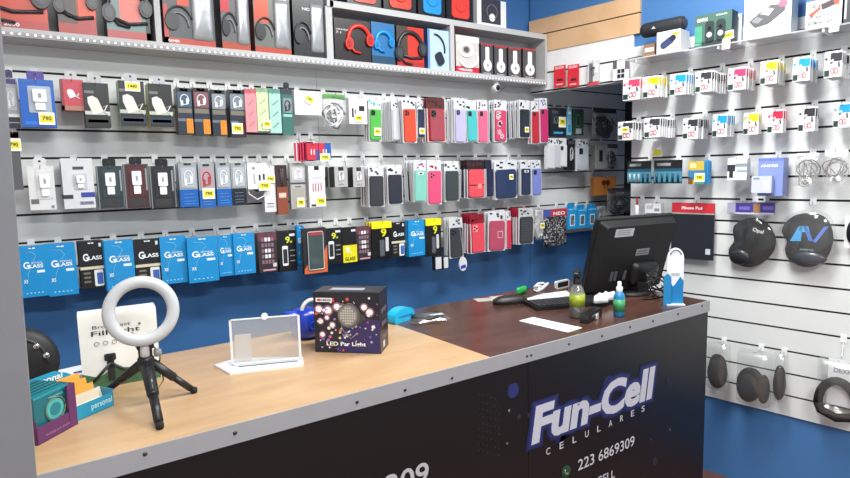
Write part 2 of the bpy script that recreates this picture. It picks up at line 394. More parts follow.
def b_glass(o, w, h, col='1f8fd0', black=False):
    b = MB(); c = '222226' if black else col
    b.box(-w/2, w/2, 0, 0.009, -h, 0, M(c, 0.3)); b.bbox(-w*0.12, w*0.12, -0.0006, 0, -h*0.055, -h*0.03, M('e8f4fa'), 0.002)
    if black:
        b.box(-w/2, w/2, -0.001, 0, -h*0.60, -h*0.54, M('d9d3b8')); b.bbox(w*0.05, w*0.42, -0.0014, 0, -h*0.97, -h*0.62, M('e8e8ea'), 0.004); b.bbox(w*0.15, w*0.40, -0.0018, -0.0014, -h*0.93, -h*0.68, M('3c66b4'), 0.003)
        b.box(w*.32, w*.42, -.001, 0, -h*.13, -h*.05, M('e8e8e8'))
        for k in range(3): b.box(-w*.38, -w*.1, -.001, 0, -h*(.70+k*.09), -h*(.66+k*.09), M('7a7468'))
    b.build('card', o)
    lt = M('eef6fb', 0.4, var=0)
    if not black:
        q = MB(); q.tube([(-w*.3, -.0005, -h*.10), (0, -.0005, -h*.12), (w*.12, -.0005, -h*.2), (-w*.02, -.0005, -h*.32), (-w*.22, -.0005, -h*.56), (-w*.28, -.0005, -h*.8)], 0.0008, M('8fd0f0'), 4)
        q.box(w*.12, w*.40, -.001, 0, -h*.53, -h*.48, lt)
        for k in range(5): q.box(-w*.34+k*w*.14, -w*.28+k*w*.14, -.001, 0, -h*.93, -h*.91, M('a8dcf4'))
        q.build('phone_outline_print', o)
        text('G', 'lettering', lt, -w*.36, -h*.44, w*.22, h*.14, o, y=-.001); text('LASS', 'lettering', lt, -w*.14, -h*.43, w*.50, h*.075, o, y=-.001)
        text('TEMPERED', 'lettering', lt, -w*.08, -h*.345, w*.42, h*.03, o, y=-.001, bold=0.0)
        text('X5', 'lettering', lt, -w*.40, -h*.72, w*.16, h*.07, o, y=-.001)
    else:
        text('G', 'lettering', lt, -w*.36, -h*.42, w*.22, h*.16, o, y=-.0012); text('LASS', 'lettering', lt, -w*.14, -h*.40, w*.56, h*.085, o, y=-.0012)

def b_nine(o, w, h, yellow=False):
    b = MB(); b.box(-w/2, w/2, 0, 0.009, -h, 0, M('1c1c20', 0.3)); b.box(w*.12, w*.42, -.001, 0, -h*.13, -h*.07, M('dedee0'))
    if yellow: b.box(-w*.48, w*.48, -.001, 0, -h*.98, -h*.5, M('e4d91c'))
    b.build('card', o)
    if not yellow:
        q = MB(); q.bbox(-w*.32, w*.0, -.002, -.0004, -h*.85, -h*.36, WHITE, .005); q.bbox(-w*.28, -w*.04, -.0026, -.002, -h*.79, -h*.44, M('30343c', .2), .002)
        for k in range(3): q.box(w*.12, w*.4, -.001, 0, -h*(.5+k*.13), -h*(.47+k*.13), M('8a8a90'))
        q.build('phone_print', o)
    yl = M('d8e04a', .4, var=0)
    text('9', 'lettering', yl if not yellow else WHITE, -w*.12 if not yellow else -w*.3, -h*.30 if not yellow else -h*.72, w*.26, h*.17, o, y=-.0014)
    text('H', 'lettering', yl if not yellow else WHITE, w*.14 if not yellow else -w*.02, -h*.30 if not yellow else -h*.74, w*.12, h*.06, o, y=-.0014)
    if yellow: text('GLASS', 'lettering', INK, -w*.36, -h*.93, w*.7, h*.10, o, y=-.0014)
def b_ninehead(o, w, h):
    b = MB(); b.box(-w/2, w/2, 0, 0.009, -h, 0, M('161619', .3)); b.build('card', o)
    q = MB(); q.bbox(-w/2-.001, w/2+.001, -.003, .004, -h*.17, .001, M('f2e41e', .4), .004); q.build('header_card', o)
    q = MB(); q.bbox(-w*.12, w*.12, -.002, 0, -h*.92, -h*.48, M('5a5c64'), .004); q.bbox(w*.18, w*.34, -.002, 0, -h*.8, -h*.42, M('cfcfd4'), .003); q.build('phone_print', o)
    text('9', 'lettering', M('d8d82a', .4, var=0), -w*.05, -h*.40, w*.28, h*.22, o, y=-.0032)
def b_bagcable(o, w, h, col='f2f2f4', head='6a9a5c', coils=7, r=0.0022, dark=None, tagat=None, seed=1, seethru=True):
    rn = random.Random(seed); b = MB()
    for k in range(coils):
        cx, cz = rn.uniform(-.12, .12)*w, -h*.55+rn.uniform(-.1, .1)*h; R1 = w*rn.uniform(.2, .4); R2 = h*rn.uniform(.15, .36); ph = rn.uniform(0, 3); y = rn.uniform(0.006, 0.02)
        b.tube([(cx+R1*math.cos(t*.52+ph)+.1*w*math.sin(t*1.04), y+.004*math.sin(t*.52*2), cz+R2*math.sin(t*.52+ph)) for t in range(13)], r, M(col, .4) if (not dark or k % 2) else M(dark, .4), 5)
    b.build('coiled_cable', o)
    q = MB(); q.dome(rrect(w, h*.9, .012, 3, 0, -h*.52), .006, .012, BAG, 3); q.build('clear_bag', o)
    q = MB(); q.bbox(-w*.46, w*.46, .008, .0095, -h*.16, 0, M(head, .4), .003); q.build('header_card', o)
    if tagat: price(o, tagat[0]*w, -tagat[1]*h, y=-.012)
def b_ink(o, w, h, col='18a0d8', blob='c8344a'):
    b = MB(); b.bbox(-w/2, w/2, 0, .006, -h, 0, M('ececee', .4), .002); b.box(-w*.5, w*.5, .006, .016, -h*.98, -h*.5, M('d8d8dc', .3))
    b.box(-w*.5, w*.5, .006, .017, -h*.49, -h*.07, M(col, .35))
    b.build('blister_card', o)
    q = MB(); rn = random.Random(5)
    q.box(-w*.16, w*.48, -.001, 0, -h*.40, -h*.08, M(col, .35)); q.box(-w*.48, -w*.1, -.0006, 0, -h*.3, -h*.16, M('b8b8bc'))
    blob = 'c4606c'
    for k in range(6):
        x, z = -w*.42+rn.random()*w*.4, -h*(.12+.36*rn.random()); q.bbox(x-w*.05, x+w*.07, -.0014, 0, z-h*.05, z+h*.04, M(col, .35) if k % 2 else M('c8c8cc'), .001)
    q.box(-w*.48, -w*.2, -.001, 0, -h*.96, -h*.72, M('1d3b33'))
    for dx in (-.04, .18): q.tube([(w*(dx+.1*math.cos(a*.7)), -.001, -h*.76+h*.11*math.sin(a*.7)) for a in range(9)], w*.028, M(blob, .4), 5, True)
    q.prism([(-w*.1, -h*.5), (w*.1, -h*.44), (w*.24, -h*.6), (w*.0, -h*.64)], -.0016, 0, M('f8f8f8')); q.prism([(w*.26, -h*.46), (w*.34, -h*.40), (w*.4, -h*.6), (w*.3, -h*.66)], -.0016, 0, M('4a4a50'))
    q.build('printed_face', o)

# ================================================================== THE SETTING
XL, XR_, YB, CEIL = -1.3, 4.1, -2.2, 2.9
blueA = M('3c6ca4', 0.45, var=0.05, scale=4); slatw = M('dcdedd', 0.35, var=0.03, scale=6); slot = M('0b0b0d', 0.6)
b = MB(); b.box(XL, XR_, YB, 3.0, -0.05, 0, M('6e4a3e', 0.35, var=0.15, scale=8)); struct(b.build('floor'))
b = MB(); b.box(XL, XR_, YB, 3.0, CEIL, CEIL+0.05, M('e8e8e6', 0.8)); struct(b.build('ceiling'))
b = MB(); b.box(XL-0.05, XL, YB, 3.0, 0, CEIL, M('dadada', 0.7)); struct(b.build('wall_left'))
seam = A(531.5, 262).x
b = MB()
b.box(XL, seam-0.0018, AY+0.012, AY+0.1, 0, CEIL, blueA); b.box(seam+0.0018, XR_, AY+0.012, AY+0.1, 0, CEIL, blueA)
b.box(seam-0.0018, seam+0.0018, AY+0.016, AY+0.1, 0, CEIL, slot)
# slatted panel on the back wall
zA0 = CAMZ+0.3839; bot = CAMZ-0.400
joint = A(319, 140).x
for (x0, x1) in ((XL, joint-0.0008), (joint+0.0008, 3.9)):
    edges = [1.97 if x1 < 2 or True else 2.3]+[zA0-0.1*n for n in range(0, 8)]
    top = 2.2
    zs = [z for z in [zA0+0.1*k for k in range(4, -8, -1)] if bot < z < top]
    cur = top
    for z in zs: b.box(x0, x1, AY, AY+0.0115, z+0.004, cur, slatw); cur = z-0.004
    b.box(x0, x1, AY, AY+0.0115, bot, cur, slatw)
b.box(XL, 3.9, AY+0.0075, AY+0.0113, bot+.004, 2.19, slot)
struct(b.build('wall_back'))
# side wall with doorway and lintel, built along its own direction
blueC = M('4474ac', 0.5, var=0.05, scale=4)
OP = Cw(632, 120); sOP = OP.dot(CT); sCOR = Vector((2.472, 2.507, 0)).dot(CT); sW = Cw(640.3, 15).dot(CT)
zC0 = CAMZ+0.4469
def zc(n): return zC0-0.1*n+(0.0377 if n > 7 else 0)
b = MB(); base = CN*CX
TH = 0.07; botC = Cw(780, 414).z; topC = CAMZ+0.60; sEnd = 1.4
LB = Cw(590, 86).z; wz_ = Cw(600, 41).z
def sb(s0, s1, d0, d1, z0, z1, m): b.box(s0, s1, d0, d1, z0, z1, m)
sb(sOP, sEnd, 0.012, TH, 0, CEIL, blueC); sb(sCOR, sOP, 0.012, TH, wz_, CEIL, blueC); sb(sCOR, sOP, 0.0115, TH, LB+.0005, wz_, slatw); sb(sCOR+.006, sOP-.001, 0.0075, 0.0114, LB+.004, wz_, slot)
def slats(s0, s1, z0, z1, ns, mat):
    cur = z1
    for z in sorted([zc(n) for n in ns if z0 < zc(n) < z1], reverse=True): sb(s0, s1, 0, 0.0115, z+0.0045, cur, mat); cur = z-0.0045
    sb(s0, s1, 0, 0.0115, z0, cur, mat)
slatc = M('dddfe0', 0.35, var=0.03, scale=6)
slats(sOP, sEnd, botC, topC, range(-1, 17), slatc); sb(sOP, sEnd, 0.0075, 0.0119, botC, topC-0.01, slot)
wz = Cw(600, 41).z; wt = Cw(600, 4.5).z; wm = Cw(600, 21.5).z
slats(sCOR+0.005, sOP+0.0, LB, wz, (-1, 0), M('e8e8ea', 0.4))
struct(b.build('wall_right', None, base, CROT))
b = MB(); wd = wood('pale_laminate', 'cda57c', 'd9b48e', 0.45, 2, 2)
b.box(sCOR+0.005, sW, -0.006, 0.0112, wz, wm-0.003, wd); b.box(sCOR+0.005, sW, -0.006, 0.0112, wm+0.003, wt, wd); b.box(sCOR+0.005, sW, 0, 0.0112, wm-0.003, wm+0.003, slot)
struct(b.build('trim_1', None, base, CROT))
# added dark panel, its colour stands in for shade beyond the doorway
b = MB(); b.box(3.36, 3.40, 1.5, AY, 0, CEIL, M('2c2d31', 0.8)); struct(b.build('shade_panel'))
# foreground post (door jamb, slightly out of plumb)
b = MB(); y0, y1 = 0.78, 0.84
zt_, zb_ = 2.6, 0.0
vs = []
for z in (zb_, 1.0, zt_):
    xr = (-0.0135+0.020*((z-CAMZ)/y0))*y0; vs += [(xr-0.10, y0, z), (xr, y0, z), (xr, y1, z), (xr-0.10, y1, z)]
fs = [(3, 2, 1, 0), (8, 9, 10, 11)]
for k in (0, 4): fs += [(k+i, k+(i+1) % 4, k+4+(i+1) % 4, k+4+i) for i in range(4)]
b.add(vs, fs, M('84848a', 0.35, 0.2)); struct(b.build('trim_2'))

# ceiling lamps
for i, (lx, ly, sx, sy, pw) in enumerate(LIGHTS):
    t = thing('ceiling_light', ['slim white ceiling lamp above the glass protector packs', 'slim white ceiling lamp above the dark half of the counter', 'slim white ceiling lamp above the customers side'][i], 'lamp', (lx, ly, CEIL))
    q = MB(); q.box(-sx/2-.02, sx/2+.02, -sy/2-.02, sy/2+.02, -.06, 0, WHITE); q.build('housing', t)
    q = MB(); q.box(-sx/2, sx/2, -sy/2, sy/2, -.07, -.06, M('ffffff', .5, emit=3)); q.build('diffuser', t)

# ================================================================== COUNTER
KX0, KX1, KY0, KY1 = -0.9, 2.145, 1.2, 1.83
t = thing('shop_counter', 'long black shop counter with printed front and metal edged top', 'counter', (0, 0, 0))
black = M('111014', 0.35, var=0.1, scale=3)
b = MB(); xs = 1.178
b.box(KX0, xs-.001, KY0+.004, KY0+.022, 0, KZ-.04, black); b.box(xs+.001, KX1-.006, KY0+.004, KY0+.022, 0, KZ-.04, black); b.box(xs-.0015, xs+.0015, KY0+.008, KY0+.02, 0, KZ-.04, M('2c2c30')); b.build('front_panel', t)
b = MB(); b.box(KX1-.022, KX1-.004, KY0+.022, KY1-.02, 0, KZ-.04, black); b.build('end_panel', t)
b = MB(); b.prismz([(KX0, KY0+.004), (1.035, KY0+.004), (1.008, KY1), (KX0, KY1)], KZ-.03, KZ, wood('counter_maple', 'ac8a66', 'bd9c78', 0.30, 1.5, 6)); b.build('light_worktop', t)
b = MB(); b.prismz([(1.0355, KY0+.004), (KX1-.004, KY0+.004), (KX1-.004, KY1), (1.0085, KY1)], KZ-.03, KZ-.0002, wood('counter_walnut', '3a2620', '553830', 0.24, 1.0, 8)); b.build('dark_worktop', t)
b = MB(); alu = M('a9a9ae', 0.42, 0.25, var=.05, scale=20); b.box(KX0, KX1, KY0, KY0+.004, KZ-.042, KZ+.001, alu); b.box(KX1-.004, KX1, KY0+.004, KY1, KZ-.042, KZ+.001, alu); ed = b.build('metal_edging', t)
q = MB()
for (u, v) in ((145, 454), (235, 433), (357, 402), (405, 390), (452, 378), (527, 356), (531, 355), (569, 344), (602, 336), (630, 327), (653, 321), (678, 314), (702, 306)):
    d = ray(u, v); P = d*(KY0/d.y)+Vector((0, 0, CAMZ)); q.lathe([(.0045, 0), (.0045, -.001), (.002, -.0025)], (P.x, KY0, P.z), M('4c4c50', .3, .8), 'y', 10)
q.build('screws', ed)
# printed front
pf = MB()
yF = KY0+.0035
navy = M('27337c', .5); 
def FP(u, v):
    d = ray(u, v); P = d*(KY0/d.y)+Vector((0, 0, CAMZ)); return P.x, P.z
for (u, v, r, c) in ((514, 391, .022, '232c66'), (610, 385, .03, '20295c'), (530, 416, .008, '23232c'), (510, 411, .004, '7a7a88'), (508, 444, .004, '5a5a68'), (520, 417, .007, '2a2c3c'), (656, 462, .016, '24242c'), (671, 430, .006, '3a3c48'), (652, 440, .005, '30323c'), (600, 350, .01, '1b1d28'), (670, 380, .02, '14182a')):
    x, z = FP(u, v); pf.prism(circ(r, x, z, 20), yF-.0004, yF+.001, M(c, .5))
for i in range(6):
    for k in range(9):
        x, z = FP(500-i*4, 400+k*7-i*1); pf.prism(circ(.0016+.0004*((i+k) % 3), x, z, 6), yF-.0004, yF+.001, M('2b2b34', .5))
        x, z = FP(650+i*6, 425+k*6); pf.prism(circ(.0014+.0005*((i*k) % 3), x, z, 6), yF-.0004, yF+.001, M('262a38', .5))
pf.build('printed_pattern', t)
def logo(word, name, mat, x, z, w, h, parent, y, bold, base, shear):
    """one mesh of separately outlined letters, so that neighbours may overlap"""
    def mk(t_, bo):
        cu = bpy.data.curves.new('t', 'FONT'); cu.body = t_; cu.offset = bo; cu.shear = shear; cu.resolution_u = 3
        ob = bpy.data.objects.new('t', cu); me = bpy.data.meshes.new_from_object(ob); bpy.data.objects.remove(ob)
        return [(v.co.x, v.co.y) for v in me.vertices], [tuple(p.vertices) for p in me.polygons]
    V, _ = mk(word, base); x0, x1 = min(a for a, c in V), max(a for a, c in V); y0, y1 = min(c for a, c in V), max(c for a, c in V)
    q = MB()
    for i, ch in enumerate(word):
        pre = max(a for a, c in mk(word[:i+1], base)[0]); own = max(a for a, c in mk(ch, base)[0]); dx = pre-own
        V, F = mk(ch, bold)
        q.add([(x+(a+dx-x0)*w/(x1-x0), y-i*4e-5, z+(c-y0)*h/(y1-y0)) for a, c in V], F, mat)
    return q.build(name, parent)
logo('Fun-Cell', 'logo_lettering', M('c4c4d0', .5, var=0), 1.187, .668, .615, .120, t, yF-.0030, .045, .045, .15)
for k, (bo, c) in enumerate(((.15, '1a2150'), (.105, '26306e'))): logo('Fun-Cell', 'logo_outline', M(c, .5), 1.187, .668, .615, .120, t, yF-.0006-.0009*k, bo, .045, .15)
for i, ch in enumerate('CELULARES'): text(ch, 'lettering', M('c4c4cc', .5, var=0), 1.252+i*.0595, .617+i*.0018, .018, .022, t, y=yF-.001, bold=.01)
text('223 6869309', 'lettering', M('c9c9d0', .5, var=0), 1.398, .519, .293, .038, t, y=yF-.001, bold=.008)
text('FUNCELL', 'lettering', M('c9c9d0', .5, var=0), 1.405, .436, .18, .030, t, y=yF-.001, bold=.012)
text('223 6869309', 'lettering', M('b9b5bb', .5, var=0), .33, .676, .485, .062, t, y=yF-.001, bold=.014)
q = MB(); x, z = FP(567, 472); q.prism(circ(.020, x, z, 20), yF-.001, yF+.001, M('274a30', .5)); q.prism([(x-.018, z-.005), (x-.006, z-.018), (x-.022, z-.026)], yF-.001, yF+.001, M('274a30', .5)); q.tube([(x-.006, yF-.0015, z+.009), (x-.007, yF-.0015, z), (x-.001, yF-.0015, z-.007), (x+.008, yF-.0015, z-.008)], .0022, M('8aa48c'), 5); q.build('phone_bubble_mark', t)

# ================================================================== LONG SHELF ON THE BACK WALL
SO = 0.138; SY = AY-SO
sx1 = A(547, 60, SO).x
z0s, z1s = CAMZ+.474, CAMZ+.502; zt0, zt1 = CAMZ+.722, CAMZ+.749
shelfm = M('b9b9bb', .45, var=.04); 
t = thing('wall_shelf', 'long grey wall shelf with dividers and a dotted light strip', 'shelf', (0, AY, z0s))
def L(x0, x1, y0, y1, za, zb, name, m=shelfm):
    q = MB(); q.box(x0, x1, y0-AY, y1-AY, za-z0s, zb-z0s, m); return q.build(name, t)
L(XL+.02, sx1, SY, AY-.0003, z0s, z1s, 'bottom_board'); xt0 = A(330, 5, SO).x
L(xt0, sx1, SY, AY-.0003, zt0, zt1, 'top_board')
for u0, u1, up in ((157, 163, 2.75), (327, 333.5, zt0), (450.5, 454.5, zt0)):
    x0, x1 = A(u0, 50, SO).x, A(u1, 50, SO).x
    L(x0, x1, SY, AY-.0003, z1s, 2.75 if u0 < 300 else up, 'divider')
L(A(327, 5, SO).x, A(333.5, 5, SO).x-.0, SY, AY-.0003, zt1-.03, 2.75, 'divider')
L(XL+.02, A(327, 5, SO).x, SY, AY-.0003, 2.75, 2.77, 'top_board')
L(sx1-.014, sx1, SY, AY-.0003, z1s, zt0, 'end_panel')
L(XL+.02, sx1-.014, AY-.006, AY-.0004, z1s, zt0, 'back_panel', M('cfcfd2', .5))
# light strip: carrier tape with separate round diodes
q = MB(); q.box(XL+.02, sx1, SY-.0015-AY, SY-AY, .003, .014, M('9c9ca0', .4)); st = q.build('light_strip', t)
q = MB(); x = 0.0
k = 0; x = -.02
while x < sx1-.01:
    q.bbox(x, x+.008, SY-.0045-AY, SY-.0015-AY, .005, .012, M('fbfbff', .3, emit=.35), .003); x += .0215; k += 1
dd = q.build('diodes', st); dd['kind'] = 'stuff'

def headset(q, cx, cz, R, y, m, m2, th=.006, mic=True):
    q.arc(cx, y, cz, R, 20, 200, th, m, 14, ry=R*1.1)
    for a in (10, 195):
        x, z = cx+R*math.cos(math.radians(a)), cz+R*math.sin(math.radians(a))-R*.15
        q.prism(circ(R*.36, x, z, 16, R*.5), y-.009, y+.002, m); q.prism(circ(R*.22, x, z, 14, R*.34), y-.011, y-.009, m2)
    if mic: q.tube([(cx-R*.9, y, cz-R*.5), (cx-R*.5, y-.002, cz-R*1.0), (cx+R*.1, y-.002, cz-R*1.1)], th*.5, m, 5)
def shelfbox(u0, u1, v1, h, label, col, side, kind, d=.09, out=SO-.012, bz=None, v0=None, words=(), short=None, bandc=None, base=z1s):
    P0 = A(u0, v1-15, out); P1 = A(u1, v1-15, out); w = P1.x-P0.x
    if v0 is not None: h = A((u0+u1)/2, v0, out).z-base
    o = thing('headphone_box', label, 'box', ((P0.x+P1.x)/2, AY-out, base), 0)
    b = MB(); b.box(-w/2, w/2, .0006, d, 0, h, M(side, .35)); b.box(-w/2, w/2, 0, .0006, 0, h, M(col, .3))
    if bandc:
        for x0, x1, za, zb, c in bandc: b.box(-w/2+x0*w, -w/2+x1*w, -.0006, 0, za*h, zb*h, M(c, .3))
    b.build('carton', o)
    q = MB()
    if kind == 'dark': headset(q, -w*.02, h*.46, min(w*.44, h*.4), -.004, M('2c2e33', .3), M('44474d', .3), .010); q.tube([(-w*.4, -.004, h*.30), (0, -.005, h*.22), (w*.44, -.004, h*.26)], .006, M('34363b', .3), 6)
    elif kind == 'darkwin':
        q.arc(-w*.2, -.004, h*.30, w*.27, 20, 170, .004, M('3a3c41', .3), 12, ry=h*.28); q.arc(-w*.22, -.004, h*.28, w*.2, 0, 150, .003, M('8a8e94', .3), 12, ry=h*.2); q.prism(circ(w*.14, -w*.34, h*.34, 16, h*.13), -.008, 0, M('34363b', .3)); 
    elif kind == 'red': headset(q, w*.16, h*.54, w*.30, -.004, M('e0362c', .3), M('a81e1a', .3), .010)
    elif kind == 'blue': headset(q, 0, h*.54, w*.33, -.004, M('1f94e0', .3), M('2472b0', .3), .009)
    elif kind == 'head': 
        q.arc(-w*.2, -.004, h*.5, w*.48, -10, 90, .004, M('22262e', .3), 12, ry=h*.38); P = [(x*.8-z*.4, x*.5+z*.8) for x, z in rrect(w*.34, h*.36, w*.12, 4)]
        q.prism([(w*.02+a, h*.28+c) for a, c in P], -.012, 0, M('2a2e36', .3))
    elif kind == 'beats':
        q.bbox(-w*.14, w*.16, -.003, 0, h*.3, h*.90, M('f4f4f6', .3), .006); q.prism(circ(w*.33, 0, h*.30, 20, h*.20), -.006, 0, M('f4f4f6', .3)); q.prism(circ(w*.09, 0, h*.30, 12, h*.06), -.0068, -.006, M('9a9aa0'))
    elif kind == 'bigwhite':
        q.prism(circ(w*.34, -w*.08, h*.62, 22, h*.2), -.005, 0, M('f6f6f6', .3)); q.prism(circ(w*.2, -w*.08, h*.62, 18, h*.12), -.006, -.005, M('b9b0a8', .3)); q.prism(circ(w*.12, -w*.08, h*.62, 18, h*.08), -.0066, -.006, M('5a5250', .3))
        q.arc(w*.02, -.004, h*.4, w*.4, 200, 395, .006, M('f6f6f6', .3), 12, ry=h*.26)
    if q.v: q.build('headphone_print', o)
    if kind == 'darkwin':
        q = MB(); q.dome(rrect(w*.42, h*.82, .01, 4, w*.25, h*.5), -.0008, .012, M('a4a6ab', .3, .3, bump=.9, scale=26, var=.35), 4); q.build('clear_blister', o)
    for (s_, x, z, tw, th, c) in words: text(s_, 'lettering', M(c, .4, var=0), -w/2+x*w, z*h, tw*w, th*h, o, y=-.0012)
    return o
shelfbox(-24, 47.5, 28, .24, 'red headphone box with large white digits at its base, beside the grey post', 'c8402e', '2c2426', 'dark', bandc=((0, 1, 0, .12, 'b23a3a'), (.75, 1, .4, 1, 'e04c30')), words=(('2000', .36, .03, .22, .05, 'eeeeee'),))
shelfbox(58, 96, 34, .24, 'red headphone box with coiled black headset, second from the grey post', 'a83430', '2a2224', 'dark', bandc=((.55, 1, .25, 1, 'e2502f'), (0, .5, .15, 1, '4a3a3a')))
shelfbox(107, 150, 40, .24, 'faded grey-green and red headphone box just before the first divider', '6f8688', '2a2426', 'dark', bandc=((0, 1, 0, .12, 'b04a48'), (.3, .8, .25, .9, 'd87068'), (.9, 1, 0, 1, '2a2626')))
shelfbox(164.5, 215, 47, .24, 'headphone box with red hexagon and white lettering, just past the first divider', '4e5458', '3a2a2a', 'darkwin', bandc=((0, 1, 0, .1, 'b8473c'), (.28, .5, .6, 1, 'e0492e'), (0, .08, 0, .6, 'c03a40')), words=(('GAMER', .06, .03, .22, .04, 'eeeeee'),))
shelfbox(222, 250, 51, .24, 'narrow grey headphone box with red corner patch', '66666c', '3a2a2c', 'darkwin', bandc=((0, 1, 0, .12, 'b0503c'), (0, .3, .6, 1, 'c8323a')))
shelfbox(255, 291, 56, .24, 'orange and grey headphone box with tall silver blister', '6c706c', '7a3a30', 'darkwin', bandc=((0, 1, 0, .1, 'b84838'), (.02, .4, .5, 1, 'dc5030')), words=(('NOGA', .62, .9, .3, .05, 'f4f4f4'),))
shelfbox(294, 325, 60, .245, 'black headphone box with clear front, against the second divider', '26282c', '16171a', 'darkwin', words=(('NOGA', .3, .78, .5, .05, 'd8d8d8'),))
shelfbox(335, 371, 64, 0, 'black box showing a bright red gaming headset', '2b2326', '17171b', 'red', v0=20, words=(('GAMING HEADSET', .04, .72, .38, .04, 'c8c8c8'), ('7.1', .04, .64, .14, .05, 'c8c8c8')))
shelfbox(372, 395, 67, 0, 'blue box showing a bright blue gaming headset', '2b6ea6', '1c3e62', 'blue', v0=23, bandc=((0, 1, 0, .2, '2a4a66'),))
shelfbox(397, 424, 70, 0, 'red box showing a black headset, beside the blue headset box', 'c83a2c', '2c2426', 'dark', v0=27, bandc=((0, 1, 0, .14, 'a83030'), (0, .4, .2, 1, '4a4038')))
shelfbox(428, 449, 73, 0, 'pale blue box showing a black headset with slim band', 'b4cbe0', '3a5a8a', 'head', v0=30, bandc=((0, .1, 0, 1, '6a8ac0'),))
shelfbox(456, 479, 75, 0, 'white and red headphone box with large round white earcup', 'c9c3c0', '8a1a28', 'bigwhite', v0=36, bandc=((0, 1, 0, .16, 'c2263a'), (0, 1, .84, .98, 'f4f4f4')), words=(('WIRELESS', .1, .05, .6, .05, 'ffffff'),))
for i, (u0, u1, v0, v1) in enumerate(((481, 493, 44, 76), (494.5, 506.5, 46, 77), (508.5, 521, 48, 78), (523, 536, 49, 79))):
    shelfbox(u0, u1, v1, 0, ['small dark box with white headphone, touching the white and red headphone box', 'second small dark box with white headphone from the white and red box', 'third small dark box with white headphone, beside the last one', 'small dark box with white headphone nearest the shelf end panel'][i], '4c4a4e', '2a282c', 'beats', v0=v0, d=.07, bandc=((.0, 1, .95, 1, 'c02a3a'),), words=(('STUDIO', .2, .03, .6, .035, 'e0e0e0'),))
# boxes on top of the shelf
def topbox(u0, u1, v1, label, pc, kind='speaker', side='1c1c20', front='1e1e22', out=SO-.02, h=.14):
    P0, P1 = A(u0, 5, out), A(u1, 5, out); w = P1.x-P0.x
    o = thing('speaker_box', label, 'box', ((P0.x+P1.x)/2, AY-out, zt1))
    b = MB(); b.box(-w/2, w/2, 0, .1, 0, h, M(side, .35)); b.box(-w/2+.001, w/2-.001, -.0006, 0, .001, h-.001, M(front, .3)); b.build('carton', o)
    q = MB()
    if kind == 'speaker': q.prism(rrect(w*.66, h*.8, .02, 5, 0, h*.52), -.006, 0, M(pc, .35)); q.arc(0, -.006, h*.6, w*.2, 180, 360, .004, M(pc, .2), 10); q.build('speaker_print', o)
    else: q.box(-w*.36, w*.3, -.002, 0, h*.12, h, M('3a3a40', .3)); q.prism(circ(w*.1, -.0*w, h*.34, 14), -.003, -.002, WHITE); q.arc(0, -.0025, h*.55, w*.18, 0, 360, .0015, M('8a8a90'), 12); q.build('printed_face', o)
    return o
topbox(347, 381, 3, 'dark box showing a red speaker, above the red gaming headset', 'd8402f')
topbox(383.5, 416, 6, 'dark box showing a red speaker, beside the blue speaker box', 'd4402f')
topbox(418, 445, 12, 'dark box showing a blue speaker on top of the shelf', '2290dc')
topbox(446.5, 473, 16, 'dark box showing a red speaker, beside the white box', 'd63e34')
topbox(477, 506, 22, 'white box with a dark panel and round white dot', 'ffffff', 'panel', side='d8dadc', front='e6e6e8')

# security camera under the shelf
P = A(496, 88, .11)
t = thing('security_camera', 'small white dome security camera under the shelf', 'camera', (P.x, AY-.11, z0s))
zc_ = P.z-z0s
q = MB(); q.lathe([(.016, 0), (.016, -.008), (.012, -.012)], (0, 0, 0), M('dededf', .4)); q.tube([(0, 0, -.005), (0, 0, zc_*.6)], .007, M('dededf', .4), 8); q.build('mount', t)
q = MB(); q.lathe([(.012, .03), (.020, .022), (.022, 0), (.020, -.014), (.014, -.016)], (0, 0, zc_), M('dcdcde', .35), 'y', 20); bd = q.build('housing', t)
q = MB(); q.lathe([(.015, 0), (.013, -.004), (.006, -.007)], (0, -.016, zc_), M('18181b', .15), 'y', 18); q.build('lens', t)
q = MB(); q.tube([(.01, .02, zc_-.005), (.05, .05, zc_-.012), (.1, .09, zc_-.004), (.16, .10, -.004)], .0014, M('3a3a3e'), 5); q.build('wire', t)

# ================================================================== BACK WALL, TOP ROW OF PEGS
hang('A', (4, 19, 78, 128), .10, b_box, 'blister_pack', 'clear blister pack with dark header hanging against the grey post', 'pack', 'clear pack with dark header', d=.03, col='aeb0b8', side='8f9199', tab='3c2f66', bands=((.1, .9, .02, .12, '4a3f78'), (.1, .95, .72, .78, 'f0f0f2'), (.1, .95, .78, .88, '34343c'), (.1, .95, .9, 1, '2c3446')), window=(.15, .85, .2, .65, 'c8cad0'), product='cable', pcol='ececf0')
hang('A', (20, 55, 79.5, 127), .13, b_box, 'charger_box', 'bright blue charger box with white wall charger and purple tab', 'box', 'bright blue charger box', d=.05, col='1b5fc0', side='1a4a9c', tab='4c3a94', bands=((0, 1, .0, .08, '2a62b8'), (.1, .45, .88, .95, '2a7ae0')), window=(.24, .9, .14, .7, 'aab6c4'), product='charger', tagat=(.72, .82, .046, .042))
hang('A', (61, 84, 79.5, 110.5), .13, b_box, 'charger_box', 'small red box with a white charger print, shortest in the top row', 'box', 'small red charger box', d=.05, col='c24656', side='9a3a4a', bands=((0, 1, .85, 1, 'b07a68'), (0, .12, 0, 1, '8e3040')), product='plug', pz=.42, tab='c0c0c4')
